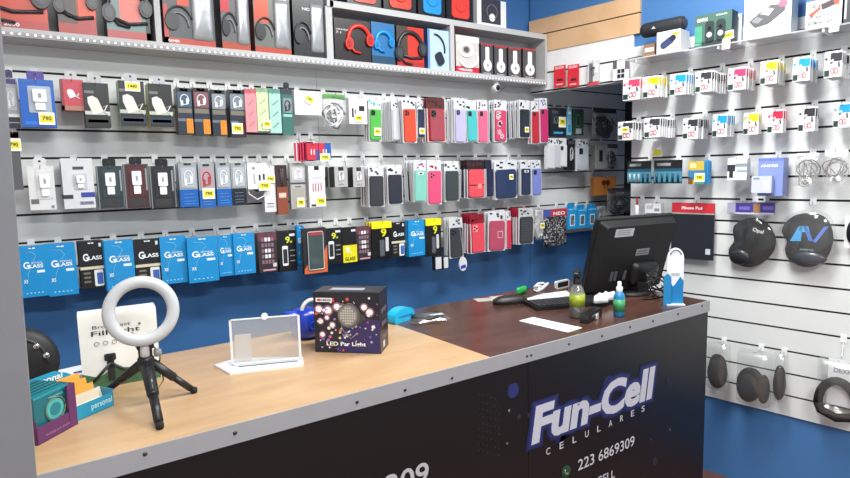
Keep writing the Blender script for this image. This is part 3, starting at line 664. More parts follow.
for i, (bx, s, c2, lb, sh) in enumerate((((84.5, 109.5, 83, 127), '26262a', 'a9e0c0', 'black charger box with mint green label strip', 'black charger box with mint strip'), ((119.5, 145, 81, 126), '9cc4a0', 'a8cfb0', 'charger box with pale green side and yellow price label', 'pale green sided charger box'), ((149, 172.5, 84, 127), 'd8c184', 'd8c8a0', 'charger box with pale yellow side', 'pale yellow sided charger box'))):
    hang('A', bx, .14, b_box, 'charger_box', lb+', in the top row', 'box', sh, d=.06, col='242428', side=s, bands=((0, 1, .64, .72, 'b9c4b4' if i else 'c9cccb'), (.05, .95, .80, .93, '2c3d58' if i else '24302c'), (.1, .9, .83, .9, c2), (.03, .4, .18, .24, '77777c')), product='plug', pz=.45, pcol='e6e4dc', ps=.9, tab='b8b8c0', tagat=(.55, .12, .05, .036) if i == 1 else None, tagtxt='1440')
for bx, wc, hc, lb, tg in (((177.5, 192.5, 88, 134), '4a6078', 'd09040', 'blue window cable box with orange corner, first of the slim cable boxes', 0), ((194, 209.5, 88, 135), '8a5a66', 'd09040', 'cable box with reddish window and orange corner', 0), ((212, 226, 90, 135.5), '9098a0', '8f8f93', 'cable box with grey header and white cable showing', 0), ((230, 245.5, 90, 137), '7f8c98', 'c83c4c', 'cable box with red header and yellow price label', 1)):
    hang('A', bx, .12, b_box, 'cable_box', lb, 'box', lb.split(',')[0], d=.05, col='26303f', side='3c3640', bands=((0, 1, 0, .08, '24242a'), (.25, .75, .01, .07, hc), (.05, .95, .44, .54, '7a7468'), (.55, 1, .66, .98, 'd8892c' if not tg else '4a1c22'), (0, .5, .66, .72, '6a7484')), window=(.04, .96, .09, .42, wc), product='cable', pcol='e4e8ee', tagat=(.4, .82, .044, .044) if tg else None)
for bx, c, c2, lb, tg in (((245.5, 256.5, 89, 132), 'e4949c', 'c4606c', 'pink slim earphone box with diagonal print', 0), ((257, 268.5, 88, 131), 'cfe0b0', '8cae90', 'pale green slim earphone box with yellow price label', 1), ((269.5, 281, 89, 133), 'a9cfc8', '5c9488', 'pale teal slim earphone box with diagonal print', 0)):
    hang('A', bx, .13, b_box, 'earphone_box', lb, 'box', lb.split(' with')[0], d=.04, col=c, side=c, bands=((0, 1, 0, .1, c2),), product='stripes', pcol=c2, ps=.9, tagat=(.75, .84, .036, .036) if tg else None)
hang('A', (282, 293, 89, 135), .13, b_box, 'blister_pack', 'dark teal blister pack with grey window, past the pastel boxes', 'pack', 'dark teal blister pack', d=.03, col='3c6e66', side='2f5a54', bands=((.0, 1, 0, .12, '3a444c'), (.1, .9, .55, .6, '9adccb')), window=(.1, .9, .2, .52, '8a949c'), product='cable', pcol='3a3e44', tab='2a3038')
hang('A', (294.5, 321, 91, 115), .12, b_box, 'white_pouch', 'plain white flat box with two yellow labels', 'box', 'plain white flat box', d=.04, col='e9e9ee', side='d8d8dd', bands=((.05, .4, .1, .2, 'd8d8e0'),), tagat=(.55, .35, .042, .038, -.5))
hang('A', (323, 347, 94, 130), .12, b_bagcable, 'cable_bag', 'clear bag of tangled white cables with green header', 'bag', 'bag of tangled white cables', coils=9, dark='2c2e30', r=.0035, head='5fa050')
hang('A', (349, 367, 98, 124), .13, b_box, 'adapter_card', 'white card with small dark adapters and yellow price label', 'card', 'white adapter card', d=.03, col='e4e4e6', side='cfcfd3', bands=((.15, .25, .4, .75, '33333a'), (.3, .38, .45, .7, '6a6a70'), (.55, .85, .3, .5, '28282e')), tagat=(.5, .78, .04, .036))
CASES = [  # box, out, colour, n behind, options, description
 ((369.5, 382, 99, 141), .13, '52b04c', 2, dict(head='30b0c0', tagat=(.1, .78)), dict(col='a02838'), 'bright green phone case with pale price label'),
 ((402.5, 416, 98, 143), .15, 'd8482f', 5, dict(bump='8a3a3a'), dict(col='e8e8ea', cam=False), 'orange red phone case in white framed pack'),
 ((417.5, 424.5, 100, 138), .12, '26324a', 1, dict(cam=True, tagat=(0, .82, .03, .03)), None, 'narrow navy phone case beside the orange red one'),
 ((427, 445, 98, 142), .15, '9c4450', 2, dict(card='b8352e', head='241a1c', hcol='5a2c2c', cam=True, hh=.18, wr=.74), dict(col='7a2028'), 'dusky red phone case in a red frame under a black header'),
 ((454.5, 465.5, 98, 143), .14, 'b9b2dc', 3, dict(bump='5a5a70'), dict(col='dcdce0', cam=False), 'lilac phone case in the top row'),
 ((466, 476.5, 100, 142), .13, '4ab8bc', 1, dict(), dict(col='24262a'), 'turquoise phone case in the top row'),
 ((478, 488, 100, 143), .14, 'e8688c', 2, dict(), dict(col='e4e4e8', cam=False), 'bright pink phone case beside the turquoise one'),
 ((494.5, 507, 100, 142), .15, 'c8486c', 3, dict(deco='flowers', bump='f0d0d8'), dict(col='d8c8cc', cam=False), 'rose phone case with pale flower pattern'),
 ((519.5, 530, 100, 138), .14, '26303a', 6, dict(tagat=(.1, .78, .03, .03)), dict(col='d8a8b4', cam=False), 'dark slate phone case with price label'),
 ((531.5, 539, 101, 144), .14, 'c02838', 1, dict(), None, 'crimson phone case in the top row'),
 ((539.5, 547.5, 98, 143), .13, 'c83070', 2, dict(head='3a3490'), dict(col='b02040'), 'magenta phone case with purple header, last in the top row'),
 # second row
 ((369, 384.5, 166, 207), .13, '34363e', 4, dict(cam=False, hh=.22), dict(col='b86a78', cam=False), 'charcoal phone case with tall white header'),
 ((387.5, 402.5, 165, 204.5), .13, '2a2c3a', 2, dict(cam=False, hh=.2), dict(col='2a2c34', cam=False), 'dark navy phone case in a white framed sleeve'),
 ((414.5, 427, 160, 202), .14, '7cc4b4', 5, dict(deco='logo', cam=False, head='b04858'), dict(col='e0e0e4', cam=False), 'mint green phone case with oval camera window'),
 ((428, 442, 160, 204.5), .15, 'e84c78', 1, dict(head='a03040', bump='c06080'), dict(col='e8e8ec', cam=False), 'hot pink phone case in the second row'),
 ((445, 459.5, 161, 201.5), .13, '3c4448', 2, dict(cam=False, head='2c5040'), dict(col='dcdce0', cam=False), 'plain dark grey phone case in the second row'),
 ((467.5, 485, 160, 198), .15, 'e4505c', 3, dict(deco='flap', cam=False, card='2a2226', hcol='2a2226', head='6a3038'), dict(col='5a4a70', cam=False), 'coral flip phone case with clasp and dark header'),
 ((486, 493, 160, 197), .12, '23284a', 2, dict(cam=False, card='1c1c30', hcol='28283c'), dict(col='1c2038', cam=False), 'midnight blue pack beside the coral flip case'),
 ((494.5, 516.5, 160, 199), .14, '2b3a5e', 2, dict(cam=False, wr=.94, tagat=(.2, .44, .03, .03)), dict(col='2a3450', cam=False), 'wide navy flip case with a small price label'),
 ((521, 531, 160, 195.5), .14, '2a3350', 3, dict(deco='logo', cam=False), dict(col='e4e4e8', cam=False), 'navy phone case with round window, beside the violet one'),
 ((531.5, 541, 160, 195.5), .14, '7c86d0', 1, dict(), dict(col='dcdce4', cam=False), 'violet phone case, last in the second row'),
 # third row
 ((449.5, 463, 218, 258), .15, '34383e', 3, dict(card='d0d0d4', head='2a2a2e', cam=True), dict(col='2c2c30', cam=False), 'dark grey phone case in clear framed pack, lowest row'),
 ((470.5, 484.5, 214, 253), .15, 'e4485a', 4, dict(card='9a1c30', hcol='8a1a2c', head='3a1820', bump='f09aa0'), dict(col='a01c34', cam=False, card='9a1c30', hcol='8a1a2c'), 'coral red phone case in dark red wrap'),
 ((489, 506, 211, 251), .15, 'b84a66', 2, dict(deco='square', cam=False), dict(col='2c2024', cam=False), 'dusty rose flip case with white square outline'),
 ((519.5, 534, 208, 244), .15, '3a3d42', 5, dict(deco='mesh', cam=False, card='c8c8cc'), dict(col='c02a48', cam=False, card='a82840'), 'charcoal perforated phone case'),
]
for bx, out, c, n, kw, bk, lb in CASES:
    hang('A', bx, out, b_case, 'phone_case_pack', lb, 'phone case', lb.split(' in ')[0].split(' with ')[0] if len(lb) > 40 else lb, n=n, gap=.0165, back=bk, alt=dict(col=random.choice(['2a2a30', '8a2434', '3c4a60', 'c8a0a8']), cam=False, deco=None, tagat=None), tilt=.035, col=c, **kw)
hang('A', (506.5, 511, 211, 249), .13, b_case, 'phone_case_pack', 'bright red phone case seen between the rose and perforated cases', 'phone case', 'narrow red case', n=1, back=None, col='d83050', cam=False)
hang('A', (392, 400, 99, 141), .11, b_case, 'phone_case_pack', 'edge on pack with white frame between the green and orange cases', 'phone case', 'edge on white framed packs', n=5, gap=.016, col='c8c8d0', cam=False, card='e8e8ec')
# beyond the doorway on the same wall
hang('A', (550.5, 566, 108, 136), .12, b_box, 'accessory_pack', 'dark pack with white price label beyond the magenta case', 'pack', 'dark pack with white label', d=.03, col='20242c', side='16181c', bands=((.2, .8, .85, .92, '3aa0d8'), (.1, .5, .1, .2, '4a4e58')), window=(.1, .6, .25, .6, '30343c'), product='cable', pcol='5a6068', tagat=(.72, .5, .06, .06))
hang('A', (567, 571.5, 109, 135), .12, b_box, 'slim_tube_pack', 'slim pale blue tube pack beyond the magenta case', 'pack', 'slim pale blue tube', d=.02, col='7fc4e4', side='5aa0c8', bands=((.2, .8, .1, .2, 'ffffff'), (.2, .8, .6, .9, '4a90c0')), tab='c0d8e4')
hang('A', (572.5, 583.5, 109, 135), .12, b_box, 'accessory_pack', 'dark green pack with grey label beyond the doorway', 'pack', 'dark green pack', d=.03, col='2c4a3c', side='1c2c24', bands=((.1, .9, 0, .12, '34485a'), (.3, .8, .75, .95, 'b0b4b8')), product='phone', pcol='4a6a5c')
hang('A', (593, 618, 108, 139), .10, b_bagcable, 'dark_bag', 'large dark bag of black cables deep beyond the doorway', 'bag', 'large dark cable bag', col='24262a', dark='3a3a34', head='2a2c30', coils=9, r=.006)
for i, (u, c) in enumerate(((547, 'd9dadf'), (553, 'c8cad2'), (559, 'e2e3e6'))):
    hang('A', (u, u+8, 138, 169-i), .12, b_case, 'phone_case_pack', ['pale phone case in a tilted bunch, nearest the violet case', 'pale grey phone case in the middle of the tilted bunch', 'white phone case at the far end of the tilted bunch'][i], 'phone case', 'tilted bunch of pale cases', n=1, col=c, cam=i == 2, hk=i == 1)
hang('A', (567.5, 575, 140, 170), .11, b_box, 'accessory_pack', 'black pack with a pale figure, beside the pale tilted cases', 'pack', 'black pack with pale figure', d=.03, col='1e1f24', side='141518', product='cable', pcol='c8ccd4', bands=((.1, .9, .02, .14, '4a4a54'),))
hang('A', (577, 588.5, 139, 171), .12, b_case, 'phone_case_pack', 'silvery clear phone case with black border beyond the doorway', 'phone case', 'silvery clear case', n=2, col='c4c8d2', card='26262a', hcol='d0d0d8', cam=True)
hang('A', (595, 606.5, 145, 169), .10, b_box, 'accessory_pack', 'grey pack with tall black oval beyond the doorway', 'pack', 'grey pack with black oval', d=.03, col='a8a6a6', side='7c7a7a', product='phone', pcol='2a2a2c')
hang('A', (608, 619, 144, 170), .10, b_bagcable, 'cable_bag', 'dark bag with a coiled black lead beyond the doorway', 'bag', 'bag with coiled black lead', col='2a2e36', head='4a4c54', coils=5, r=.005)
hang('A', (594, 616, 177, 195), .10, b_box, 'orange_pack', 'orange brown pack with two dark shapes beyond the doorway', 'pack', 'orange brown pack', d=.03, col='c07a3c', side='8a5528', product='buds', pcol='5a2c14')
hang('A', (608, 631, 188, 214), .12, b_bagcable, 'cable_bag', 'bunch of black cables hanging above the monitor', 'bag', 'bunch of black cables', col='1c1d22', dark='5a5c60', head='3c3e44', coils=10, r=.005, seed=4)

# little SIM adapter boxes between the first and second rows
for i in range(5):
    hang('A', (294.5+i*2.6, 306+i*2.4, 143-i*.4, 161), .10+.013*i if False else .14-.012*i*0, b_box, 'small_box', 'thin white edged box at the back of the small red and blue boxes', 'box', 'small white edged boxes', d=.006, col='e6e4ea', side='e6e4ea', bands=((0, .15, 0, 1, 'c03050'),), hk=False)['group'] = 'thin white edged boxes'
hang('A', (306.5, 318.5, 143, 160), .15, b_box, 'small_box', 'small red and blue box with round white emblem', 'box', 'small red and blue box', d=.05, col='c8344c', side='a8283c', bands=((.8, 1, .4, 1, '2c58a8'), (0, 1, 0, .14, 'c03048')), product=None, words=(('11', .36, .68, .3, .3, 'ffffff'),))
hang('A', (319, 331, 143, 160), .15, b_box, 'small_box', 'small mostly blue box with round emblem and yellow price label', 'box', 'small blue box', d=.05, col='2c58a8', side='244a90', bands=((0, .45, 0, 1, 'c8344c'),), words=(('11', .32, .68, .3, .3, 'ffffff'),), tagat=(.45, .85, .048, .034))

# ================================================================== BACK WALL, SECOND ROW
hang('A', (10, 21, 132, 190), .13, b_box, 'blister_pack', 'dark brown topped strip pack with white and yellow label, against the grey post', 'pack', 'dark strip pack', d=.02, col='5c5c60', side='4a4a4e', bands=((0, 1, 0, .12, '8a4a2c'), (.2, 1, .0, .1, '241c1c')), tagat=(.5, .22, .04, .042))
hang('A', (28.5, 55, 166, 210), .12, b_box, 'charger_blister', 'white blister pack holding a white charger', 'pack', 'white charger blister', d=.02, col='e0dfe2', side='cfced2', window=(.30, .95, .12, .75, 'd8d8dc'), product='charger', bands=((.05, .35, .75, .86, '6a6a70'), (.8, .92, .9, .97, '8a8a90')), tab='dcdce0')
hang('A', (62.5, 94, 158.5, 208.5), .13, b_box, 'charger_blister', 'silver charger pack with blue and purple strip', 'pack', 'silver charger pack', n=3, gap=.028, d=.012, col='d6d8de', side='b8bac4', bands=((.55, 1, .68, .78, '3c48a0'), (.35, .7, .16, .22, '4a4a58'), (.5, .95, .86, .93, '9a9cb0'), (0, .3, .72, .8, '3a3a4c')), window=(.36, .78, .30, .62, 'c4c8d0'), product='charger', words=(('SUPER', .52, .92, .42, .05, '5a5c78'),), backlabel='silver charger pack behind the front one with blue strip')
for bx, c, c2, lb in (((97.5, 124, 166, 208), '2c3a40', '3a4a50', 'black blister charger pack with green tint, first of three dark ones'), ((124.5, 149.5, 164, 208), '4a2c30', '5c3438', 'maroon blister charger pack, middle of three dark ones'), ((150.5, 175.5, 166, 208), '26282c', '34363a', 'black blister charger pack, beside the grey and blue packs')):
    hang('A', bx, .13, b_box, 'charger_blister', lb, 'pack', lb.split(',')[0], d=.02, col=c, side='1c1c20', bands=((.15, .8, .78, .96, '3a3838'), (.86, .92, .1, .6, '9a9ca0'), (.0, .05, 0, 1, '7a8084'), (.95, 1, 0, 1, '6a7074')), window=(.18, .80, .08, .74, c2), product='charger', tab='1c1c20')
for i, (bx, lb) in enumerate((((179.5, 197.5, 163, 207), 'grey topped pack with blue base, first of the frosted slim packs'), ((199, 215, 164, 207.5), 'frosted pack with red window and yellow price label'), ((216.5, 231, 163, 206), 'frosted pack with blue base, beside the black based one'), ((231.5, 246, 163, 205), 'frosted slim pack with black base'))):
    base_c = '1860b4' if i < 3 else '1e2530'
    hang('A', bx, .14, b_box, 'cable_blister', lb, 'pack', lb.split(',')[0], n=1, gap=.036, d=.02, col='9aa0a8', side='7a828c', bands=((0, 1, .6, 1, base_c), (.3, .7, 0, .05, '22262c'), (.2, .8, .7, .71, 'b8d0f0'), (.2, .8, .78, .79, 'b8d0f0'), (.2, .8, .86, .87, 'b8d0f0'), (.2, .8, .92, .93, 'b8d0f0')), window=(.1, .9, .1, .56, 'b4bac2' if i != 1 else 'b89aa0'), product='cable', pcol='e8eaee' if i != 1 else 'a83c4c', tagat=(.55, .68, .046, .042) if i == 1 else None, backlabel=['frosted pack directly behind the grey topped blue based one', 'frosted pack directly behind the one with red window', 'frosted pack directly behind the one beside the black base', 'frosted pack directly behind the black based one'][i])
o = hang('A', (247.5, 266.5, 163, 189), .14, b_box, 'cable_card', 'white cable card with looped white lead and yellow label', 'card', 'white cable card', d=.01, col='ecebee', side='d8d8dc', bands=((.58, .68, .45, .68, '24242a'), (.8, .9, .42, .66, '24242a'), (.25, .4, .15, .25, '8a8a90'), (.3, .4, .4, .8, 'b0b0b6')), tagat=(.85, .88, .05, .04))
q = MB(); q.tube([(-.035, .012, -.01), (-.042, .012, -.07), (-.034, .012, -.125), (0, .012, -.15), (.03, .012, -.135), (.04, .012, -.10)], .003, M('e4e4e6', .4), 6); q.tube([(-.028, .014, -.09), (0, .014, -.11), (.03, .014, -.09)], .009, M('2a2a2e', .5), 6); q.build('cable_loop', o)
hang('A', (264, 275.5, 166, 212), .12, b_box, 'slim_box', 'slim white box behind the looped white cable', 'box', 'slim white box', d=.03, col='e0dfe2', side='c4c4c8', bands=((.2, .8, .8, .83, '8a8a90'), (.2, .8, .86, .9, 'b0b0b4')), tagat=(.55, .28, .042, .034))
hang('A', (277, 287.5, 165, 214.5), .13, b_box, 'earphone_box', 'copper brown box with dark window of earphones', 'box', 'copper brown box', d=.03, col='8a4a34', side='6a3828', bands=((0, 1, 0, .44, '3a2c2c'), (.15, .85, .56, .66, 'd0b4a0')), product='buds', pz=.25, pcol='6a6468', words=(('FAST', .2, .64, .6, .06, 'f0e4dc'),))
q = hang('A', (290.5, 305.5, 163, 209), .12, b_box, 'charger_blister', 'grey blister pack with beige base and yellow label', 'pack', 'grey beige blister pack', d=.02, col='b4b2b0', side='9a9896', bands=((0, 1, .42, .46, '4a4c50'), (.1, .9, .55, 1, 'a8a49c'), (.3, .7, .5, .53, '6a6a6c')), window=(.1, .9, .1, .38, 'c4c6ca'), product='cable', tagat=(.6, .86, .034, .042))
hang('A', (309, 325, 166, 207), .14, b_box, 'cable_box', 'white box showing four red plugs and a black cable arc', 'box', 'white box with red plugs', d=.03, col='e9e7ea', side='cfcdd0', bands=((.35, .65, 0, .1, '1c1c20'), (.2, .8, .28, .3, '9a9aa0'), (.22, .28, .42, .62, 'a83848'), (.38, .44, .42, .62, 'a83848'), (.55, .61, .42, .62, 'a83848'), (.72, .78, .42, .6, 'a83848'), (.1, .9, .93, .98, '3a3a40')), tagat=(.68, .86, .046, .046))
for i, (bx, lb) in enumerate((((334.5, 347.5, 166.5, 187), 'silver grey box with small white figure beside the red plug box'), ((353, 364.5, 167, 187), 'silver grey box with white figure beside the charcoal case'))):
    hang('A', bx, .14, b_box, 'silver_box', lb, 'box', lb.split(' beside')[0], n=2, gap=.032, d=.03, col='b0aeb0', side='26262a', bands=((.3, .7, .02, .2, '2c2c30'), (.3, .7, .85, .9, '8a888a')), product='cable', pcol='ecebee', backlabel=['silver grey box at the back of the hook beside the red plug box', 'silver grey box at the back of the hook beside the charcoal case'][i])

# ================================================================== BACK WALL, LOWEST ROW
GL = [((20, 47.5, 246, 297), 'blue', 'nearest the grey post'), ((47.5, 77, 244, 295.5), 'blue', 'second from the grey post'), ((80, 104.5, 241, 288), 'black', 'the one nearer the grey post'), ((105.5, 134.5, 240, 290), 'blue', 'between the two black ones'), ((135.5, 161, 239, 285), 'black', 'above the ring light'), ((161, 187, 237, 283.5), 'blue', 'just past the ring light'), ((188, 218, 237, 282), 'blue', 'largest of its run, overlapping its neighbour'), ((218.5, 233.5, 235, 276), 'blue', 'partly covered by the larger one'), ((234, 255, 233, 274), 'blue', 'beside the pinkish black pack'), ((408.5, 426, 220, 256), 'blue', 'alone between two black ones')]
for i, (bx, c, wh) in enumerate(GL):
    nm = ('blue' if c == 'blue' else 'black')+' glass pack '+wh
    hang('A', bx, (.15, .15, .13, .15, .13, .14, .16, .13, .14, .14)[i], b_glass, 'screen_protector_pack', nm, 'screen protector', nm, n=2 if i != 7 else 1, gap=.012, black=c == 'black')
for bx, lb in (((258.5, 277, 233, 272), 'black pack with pinkish phone icons beside the last blue glass pack'), ((356.5, 371, 227, 260), 'black pack with pinkish phone icons beside the yellow based pack')):
    hang('A', bx, .14, b_box, 'screen_protector_pack', lb, 'screen protector', 'icon pack '+lb[38:], n=2, gap=.012, d=.009, col='3a3238', side='2a2a2e', bands=((0, 1, 0, .2, '6a3c4c'), (.75, .95, .78, .88, 'd8d0d4'), (.2, .9, .93, .97, 'd8a0b0')), product='icons', pcol='f4eef0', ps=.8, backlabel=lb.replace('black pack', 'hidden black pack'))
hang('A', (279, 296.5, 231, 271.5), .14, b_nine, 'screen_protector_pack', 'black nine hardness glass pack with white phone, before the orange holder', 'screen protector', 'black nine hardness pack', n=2)
hang('A', (297.5, 304.5, 226, 265), .13, b_glass, 'screen_protector_pack', 'blue glass pack half hidden behind the orange phone holder', 'screen protector', 'half hidden blue pack', n=1)
hang('A', (325.5, 342, 228, 264), .14, b_nine, 'screen_protector_pack', 'black nine hardness glass pack with white phone, past the orange holder', 'screen protector', 'second nine hardness pack', n=2)
hang('A', (342.5, 357, 227, 263), .14, b_nine, 'screen_protector_pack', 'black glass pack with a bright yellow lower half', 'screen protector', 'yellow based pack', n=1, yellow=True)
hang('A', (372, 391.5, 222, 259), .15, b_ninehead, 'screen_protector_pack', 'black glass pack with yellow header beside the icon pack', 'screen protector', 'yellow headed pack', n=3, gap=.015)
hang('A', (391.5, 405, 222, 257), .13, b_glass, 'screen_protector_pack', 'small black glass pack between yellow headed and blue packs', 'screen protector', 'small black glass pack', n=1, black=True)
hang('A', (426, 441, 219, 256), .15, b_ninehead, 'screen_protector_pack', 'black glass pack with yellow header just past the lone blue pack', 'screen protector', 'second yellow headed pack', n=3, gap=.015)
o = hang('A', (303.5, 326.5, 228, 273), .20, b_box, 'phone_holder', 'clear fronted phone armband with orange trim', 'phone holder', 'orange trimmed phone armband', d=.02, col='2a2a2e', side='4a3630', bands=(), window=None)
P, w_, h_ = place('A', (303.5, 326.5, 228, 273), .20)
q = MB(); q.prism([(-w_*.5, -h_*1.0), (w_*.5, -h_), (w_*.52, -h_*.4), (w_*.36, -h_*.55), (w_*.34, -h_*.92), (-w_*.34, -h_*.92), (-w_*.36, -h_*.8), (-w_*.5, -h_*.9)], -.004, .001, M('d2683a', .4)); q.build('orange_trim', o)
q = MB(); q.bbox(-w_*.3, w_*.32, -.006, -.001, -h_*.92, -h_*.1, M('3e4c4e', .12, coat=.5, var=.3, scale=20), .006); q.tube([(x, -.007, z) for x, z in rrect(w_*.66, h_*.84, .006, 3, w_*.01, -h_*.5)], .002, M('c4c8c8', .3), 5, True); q.build('clear_pocket', o)
q = MB(); q.bbox(-w_*.25, w_*.3, -.008, -.0055, -h_*.16, -h_*.06, M('a04048'), .003); q.build('brand_strip', o)
# small white pieces hanging low
for i, bx in enumerate(((434.5, 442, 256, 270), (443, 448.5, 256, 269))):
    hang('A', bx, .17, b_box, 'small_charger_pack', ['small pack with white charger hanging low under the yellow headed pack', 'narrow white charger pack hanging low beside the grey case'][i], 'pack', 'low white charger pack', d=.02, col='26262a', side='1c1c20', window=(.12, .88, .08, .92, 'd4d6dc'), product=None, hk=False)
P, w_, h_ = place('A', (459.5, 467, 257, 271), .19)
o = thing('car_freshener', 'small white oval pendant with blue base hanging below the grey case', 'pendant', P)
q = MB(); q.prism(circ(w_*.5, 0, -h_*.5, 20, h_*.5), 0, .008, M('d9dade')); q.build('tag_body', o)
q = MB(); q.prism([(-w_*.35, -h_*.82), (w_*.35, -h_*.78), (w_*.3, -h_*.55), (-w_*.3, -h_*.6)], -.001, 0, M('2c38b8')); q.build('blue_print', o)
q = MB(); q.tube([(0, .004, 0), (0, .004, .05), (0, .03, .18)], .0008, M('c8c8cc'), 4); q.build('string', o)
# glittery bag and blue packs
o = hang('A', (543.5, 567, 209, 247), .14, lambda o, w, h: None, 'hair_tie_bag', 'black and silver speckled bag with red and blue header', 'bag', 'speckled bag')
P, w_, h_ = place('A', (543.5, 567, 209, 247), .14)
GLI = speckle('glitter_print', '1a1a1e', 'b0aeb4', 90, .56)
q = MB(); q.dome(rrect(w_*.96, h_*.8, .012, 4, 0, -h_*.58), .004, .018, GLI, 4); q.build('speckled_pouch', o)
q = MB(); q.box(-w_*.5, w_*.5, 0, .002, -h_*.22, 0, M('c03048')); q.box(-w_*.5, -w_*.2, -.001, 0, -h_*.22, 0, M('4a58a8')); q.build('header_card', o)
text('NEO', 'lettering', WHITE, -w_*.1, -h_*.16, w_*.5, h_*.09, o, y=-.002)
hang('A', (536, 543, 210, 241), .13, b_bagcable, 'cable_bag', 'clear bag of white cable beside the speckled bag', 'bag', 'clear bag of white cable', coils=5, head='d8d8dc', tagat=(.2, .5))
for i, bx in enumerate(((567.5, 577, 208, 229), (577.5, 587, 209, 228), (587.5, 597, 208, 227))):
    o = hang('A', bx, .13, b_box, 'blue_frame_pack', ['bright blue pack touching the speckled bag', 'bright blue pack with dark window, middle of the three', 'bright blue pack nearest the monitor'][i], 'pack', ['blue window pack touching the speckled bag', 'middle blue window pack', 'blue window pack nearest the monitor'][i], n=1, gap=.02, d=.012, col='2296d8', side='1c80bc', bands=((.1, .9, .03, .1, '7ccaf0'), (.25, .75, .3, .85, 'd8ecf6'), (.32, .68, .36, .8, '1c3a58')), tab='2296d8', backlabel=['bright blue pack behind the one touching the speckled bag', 'bright blue pack behind the middle one of three', 'bright blue pack behind the one nearest the monitor'][i])
o = hang('A', (598, 606, 206, 226), .12, b_bagcable, 'cable_bag', 'small clear bag of grey parts behind the monitor corner', 'bag', 'bag of grey parts', col='b8bac0', dark='3a3c40', head='c0c2c8', coils=6)

# ================================================================== SIDE WALL
Sz = Cw(745, 40, .15).z
SD = .16
t = thing('acrylic_shelf', 'thin frosted shelf on the side wall under the speaker boxes', 'shelf', (base.x, base.y, Sz), CROT)
s0, s1 = Cw(641, 50).dot(CT), 0.1
q = MB(); q.box(s0, s1, -SD, -.0005, -.006, 0, ACRYL); q.build('shelf_board', t)
for s_ in (s0+.05, s0+.42, s0+.80, s0+1.15):
    q = MB(); q.prismz([(s_-.004, -.0005), (s_+.004, -.0005), (s_+.004, -SD+.01), (s_-.004, -SD+.01)], -.018, -.006, WHITE); q.build('bracket', t)
for i, (u, v) in enumerate(((726, 46), (834, 28))):
    Pp = Cw(u, v, SD+.002); s_ = Pp.dot(CT); q = MB(); q.box(s_-.016, s_+.016, -SD-.003, -SD, -.026, .012, WHITE); q.build('ticket_clip', t)
def cbox(u0, u1, v1, h, d, out, name, label, cat='box', **kw):
    Pa, Pb = Cw(u0, v1-6, out), Cw(u1, v1-6, out); w = (Pb-Pa).length; c = (Pa+Pb)/2
    o = thing(name, label, cat, (c.x, c.y, Sz+h+.001), CROT); b_box(o, w, h, d=d, **kw); return o, w
o, w_ = cbox(657, 680, 51, .095, .10, .155, 'speaker_box', 'white speaker box with blue speaker print and yellow label', col='f2f2f4', side='d4d4d8', bands=(), words=())
q = MB(); P = [(x*.86-z*.5, x*.5+z*.86) for x, z in rrect(w_*.62, w_*.3, w_*.14, 5)]; q.prism([(a-w_*.05, c-.052) for a, c in P], -.003, -.0006, M('3a4668', .4)); q.prism(circ(w_*.13, w_*.2, -.035, 16), -.004, -.003, M('22283c')); q.build('speaker_print', o)
price(o, w_*.33, -.018, .034, .022, '290', y=-.002)
# cylindrical speaker lying on the box
Pc = Cw(663, 34, .10); a = thing('bluetooth_speaker', 'black cylindrical bluetooth speaker lying on the white box', 'speaker', (Pc.x, Pc.y, Sz+.095+.034), CROT)
L2 = (Cw(686, 30, .10)-Cw(643, 38, .10)).length/2
q = MB(); q.lathe([(.020, -L2), (.030, -L2+.006), (.034, -L2+.02), (.034, L2-.02), (.031, L2-.006), (.024, L2)], (0, 0, 0), M('1d2026', .7, bump=.3, scale=200), 'x', 24); q.build('speaker_body', a)
q = MB(); q.lathe([(.024, 0), (.022, .003), (.008, .003)], (L2, 0, 0), M('34373e', .35), 'x', 20); q.build('end_cap', a); q = MB(); q.lathe([(.008, -.003), (.020, -.003), (.020, 0)], (-L2, 0, 0), M('34373e', .35), 'x', 20); q.build('end_cap', a)
q = MB(); q.prism([(-.04, -.006), (-.03, .004), (-.02, -.006)], -.0355, -.033, M('c8c8cc')); q.build('emblem', a)
cbox(644, 655, 49, .06, .07, .12, 'small_box', 'small brown box under the end of the black cylindrical speaker', col='8a6a58', side='5a4438', bands=((.1, .9, .3, .6, 'e8d8d0'),))
o, w_ = cbox(695, 731, 45.5, .135, .07, .15, 'speaker_box', 'dark green box with two speakers and a price label', col='4a6a60', side='3a4644', bands=((.0, 1, .85, 1, '34403e'), (0, .2, .35, 1, '4f9a80'), (.02, .14, .9, .93, 'd8e0dc')), words=(('ONYX', .06, .22, .30, .11, 'f0f0f0'), ('SPEAKER', .58, .12, .3, .05, 'c8d4d0')))
q = MB()
for dx in (-.08, .22): q.prism(rrect(w_*.24, .085, .012, 4, w_*dx, -.075), -.006, -.0006, M('333c3c', .35)); q.prism(circ(w_*.075, w_*dx, -.09, 14), -.008, -.006, M('c9d0d0', .3)); q.prism(circ(w_*.05, w_*dx, -.062, 14), -.008, -.006, M('1c2022', .3))
q.build('speaker_print', o); price(o, w_*.42, -.105, .045, .034, '440', y=-.003, rot=.1)
cbox(732, 741, 43, .13, .06, .06, 'small_box', 'narrow pale box standing between the green box and the terminal box', col='dfe3e8', side='c8ccd2', bands=((.2, .8, .1, .2, 'b0b8c0'),))
o, w_ = cbox(744, 790, 40, .21, .09, .15, 'terminal_box', 'tall white box showing a grey card payment terminal', col='f4f4f6', side='c9d2dc', bands=(), words=(('point smart', .3, .10, .4, .05, 'd88a9a'),))
q = MB(); P = [(a, b_-.022) for a, b_ in ((-.062, -.120), (-.040, -.148), (.005, -.140), (.060, -.098), (.058, -.078), (.045, -.072), (.012, -.068), (-.03, -.094))]; sc = w_/.16
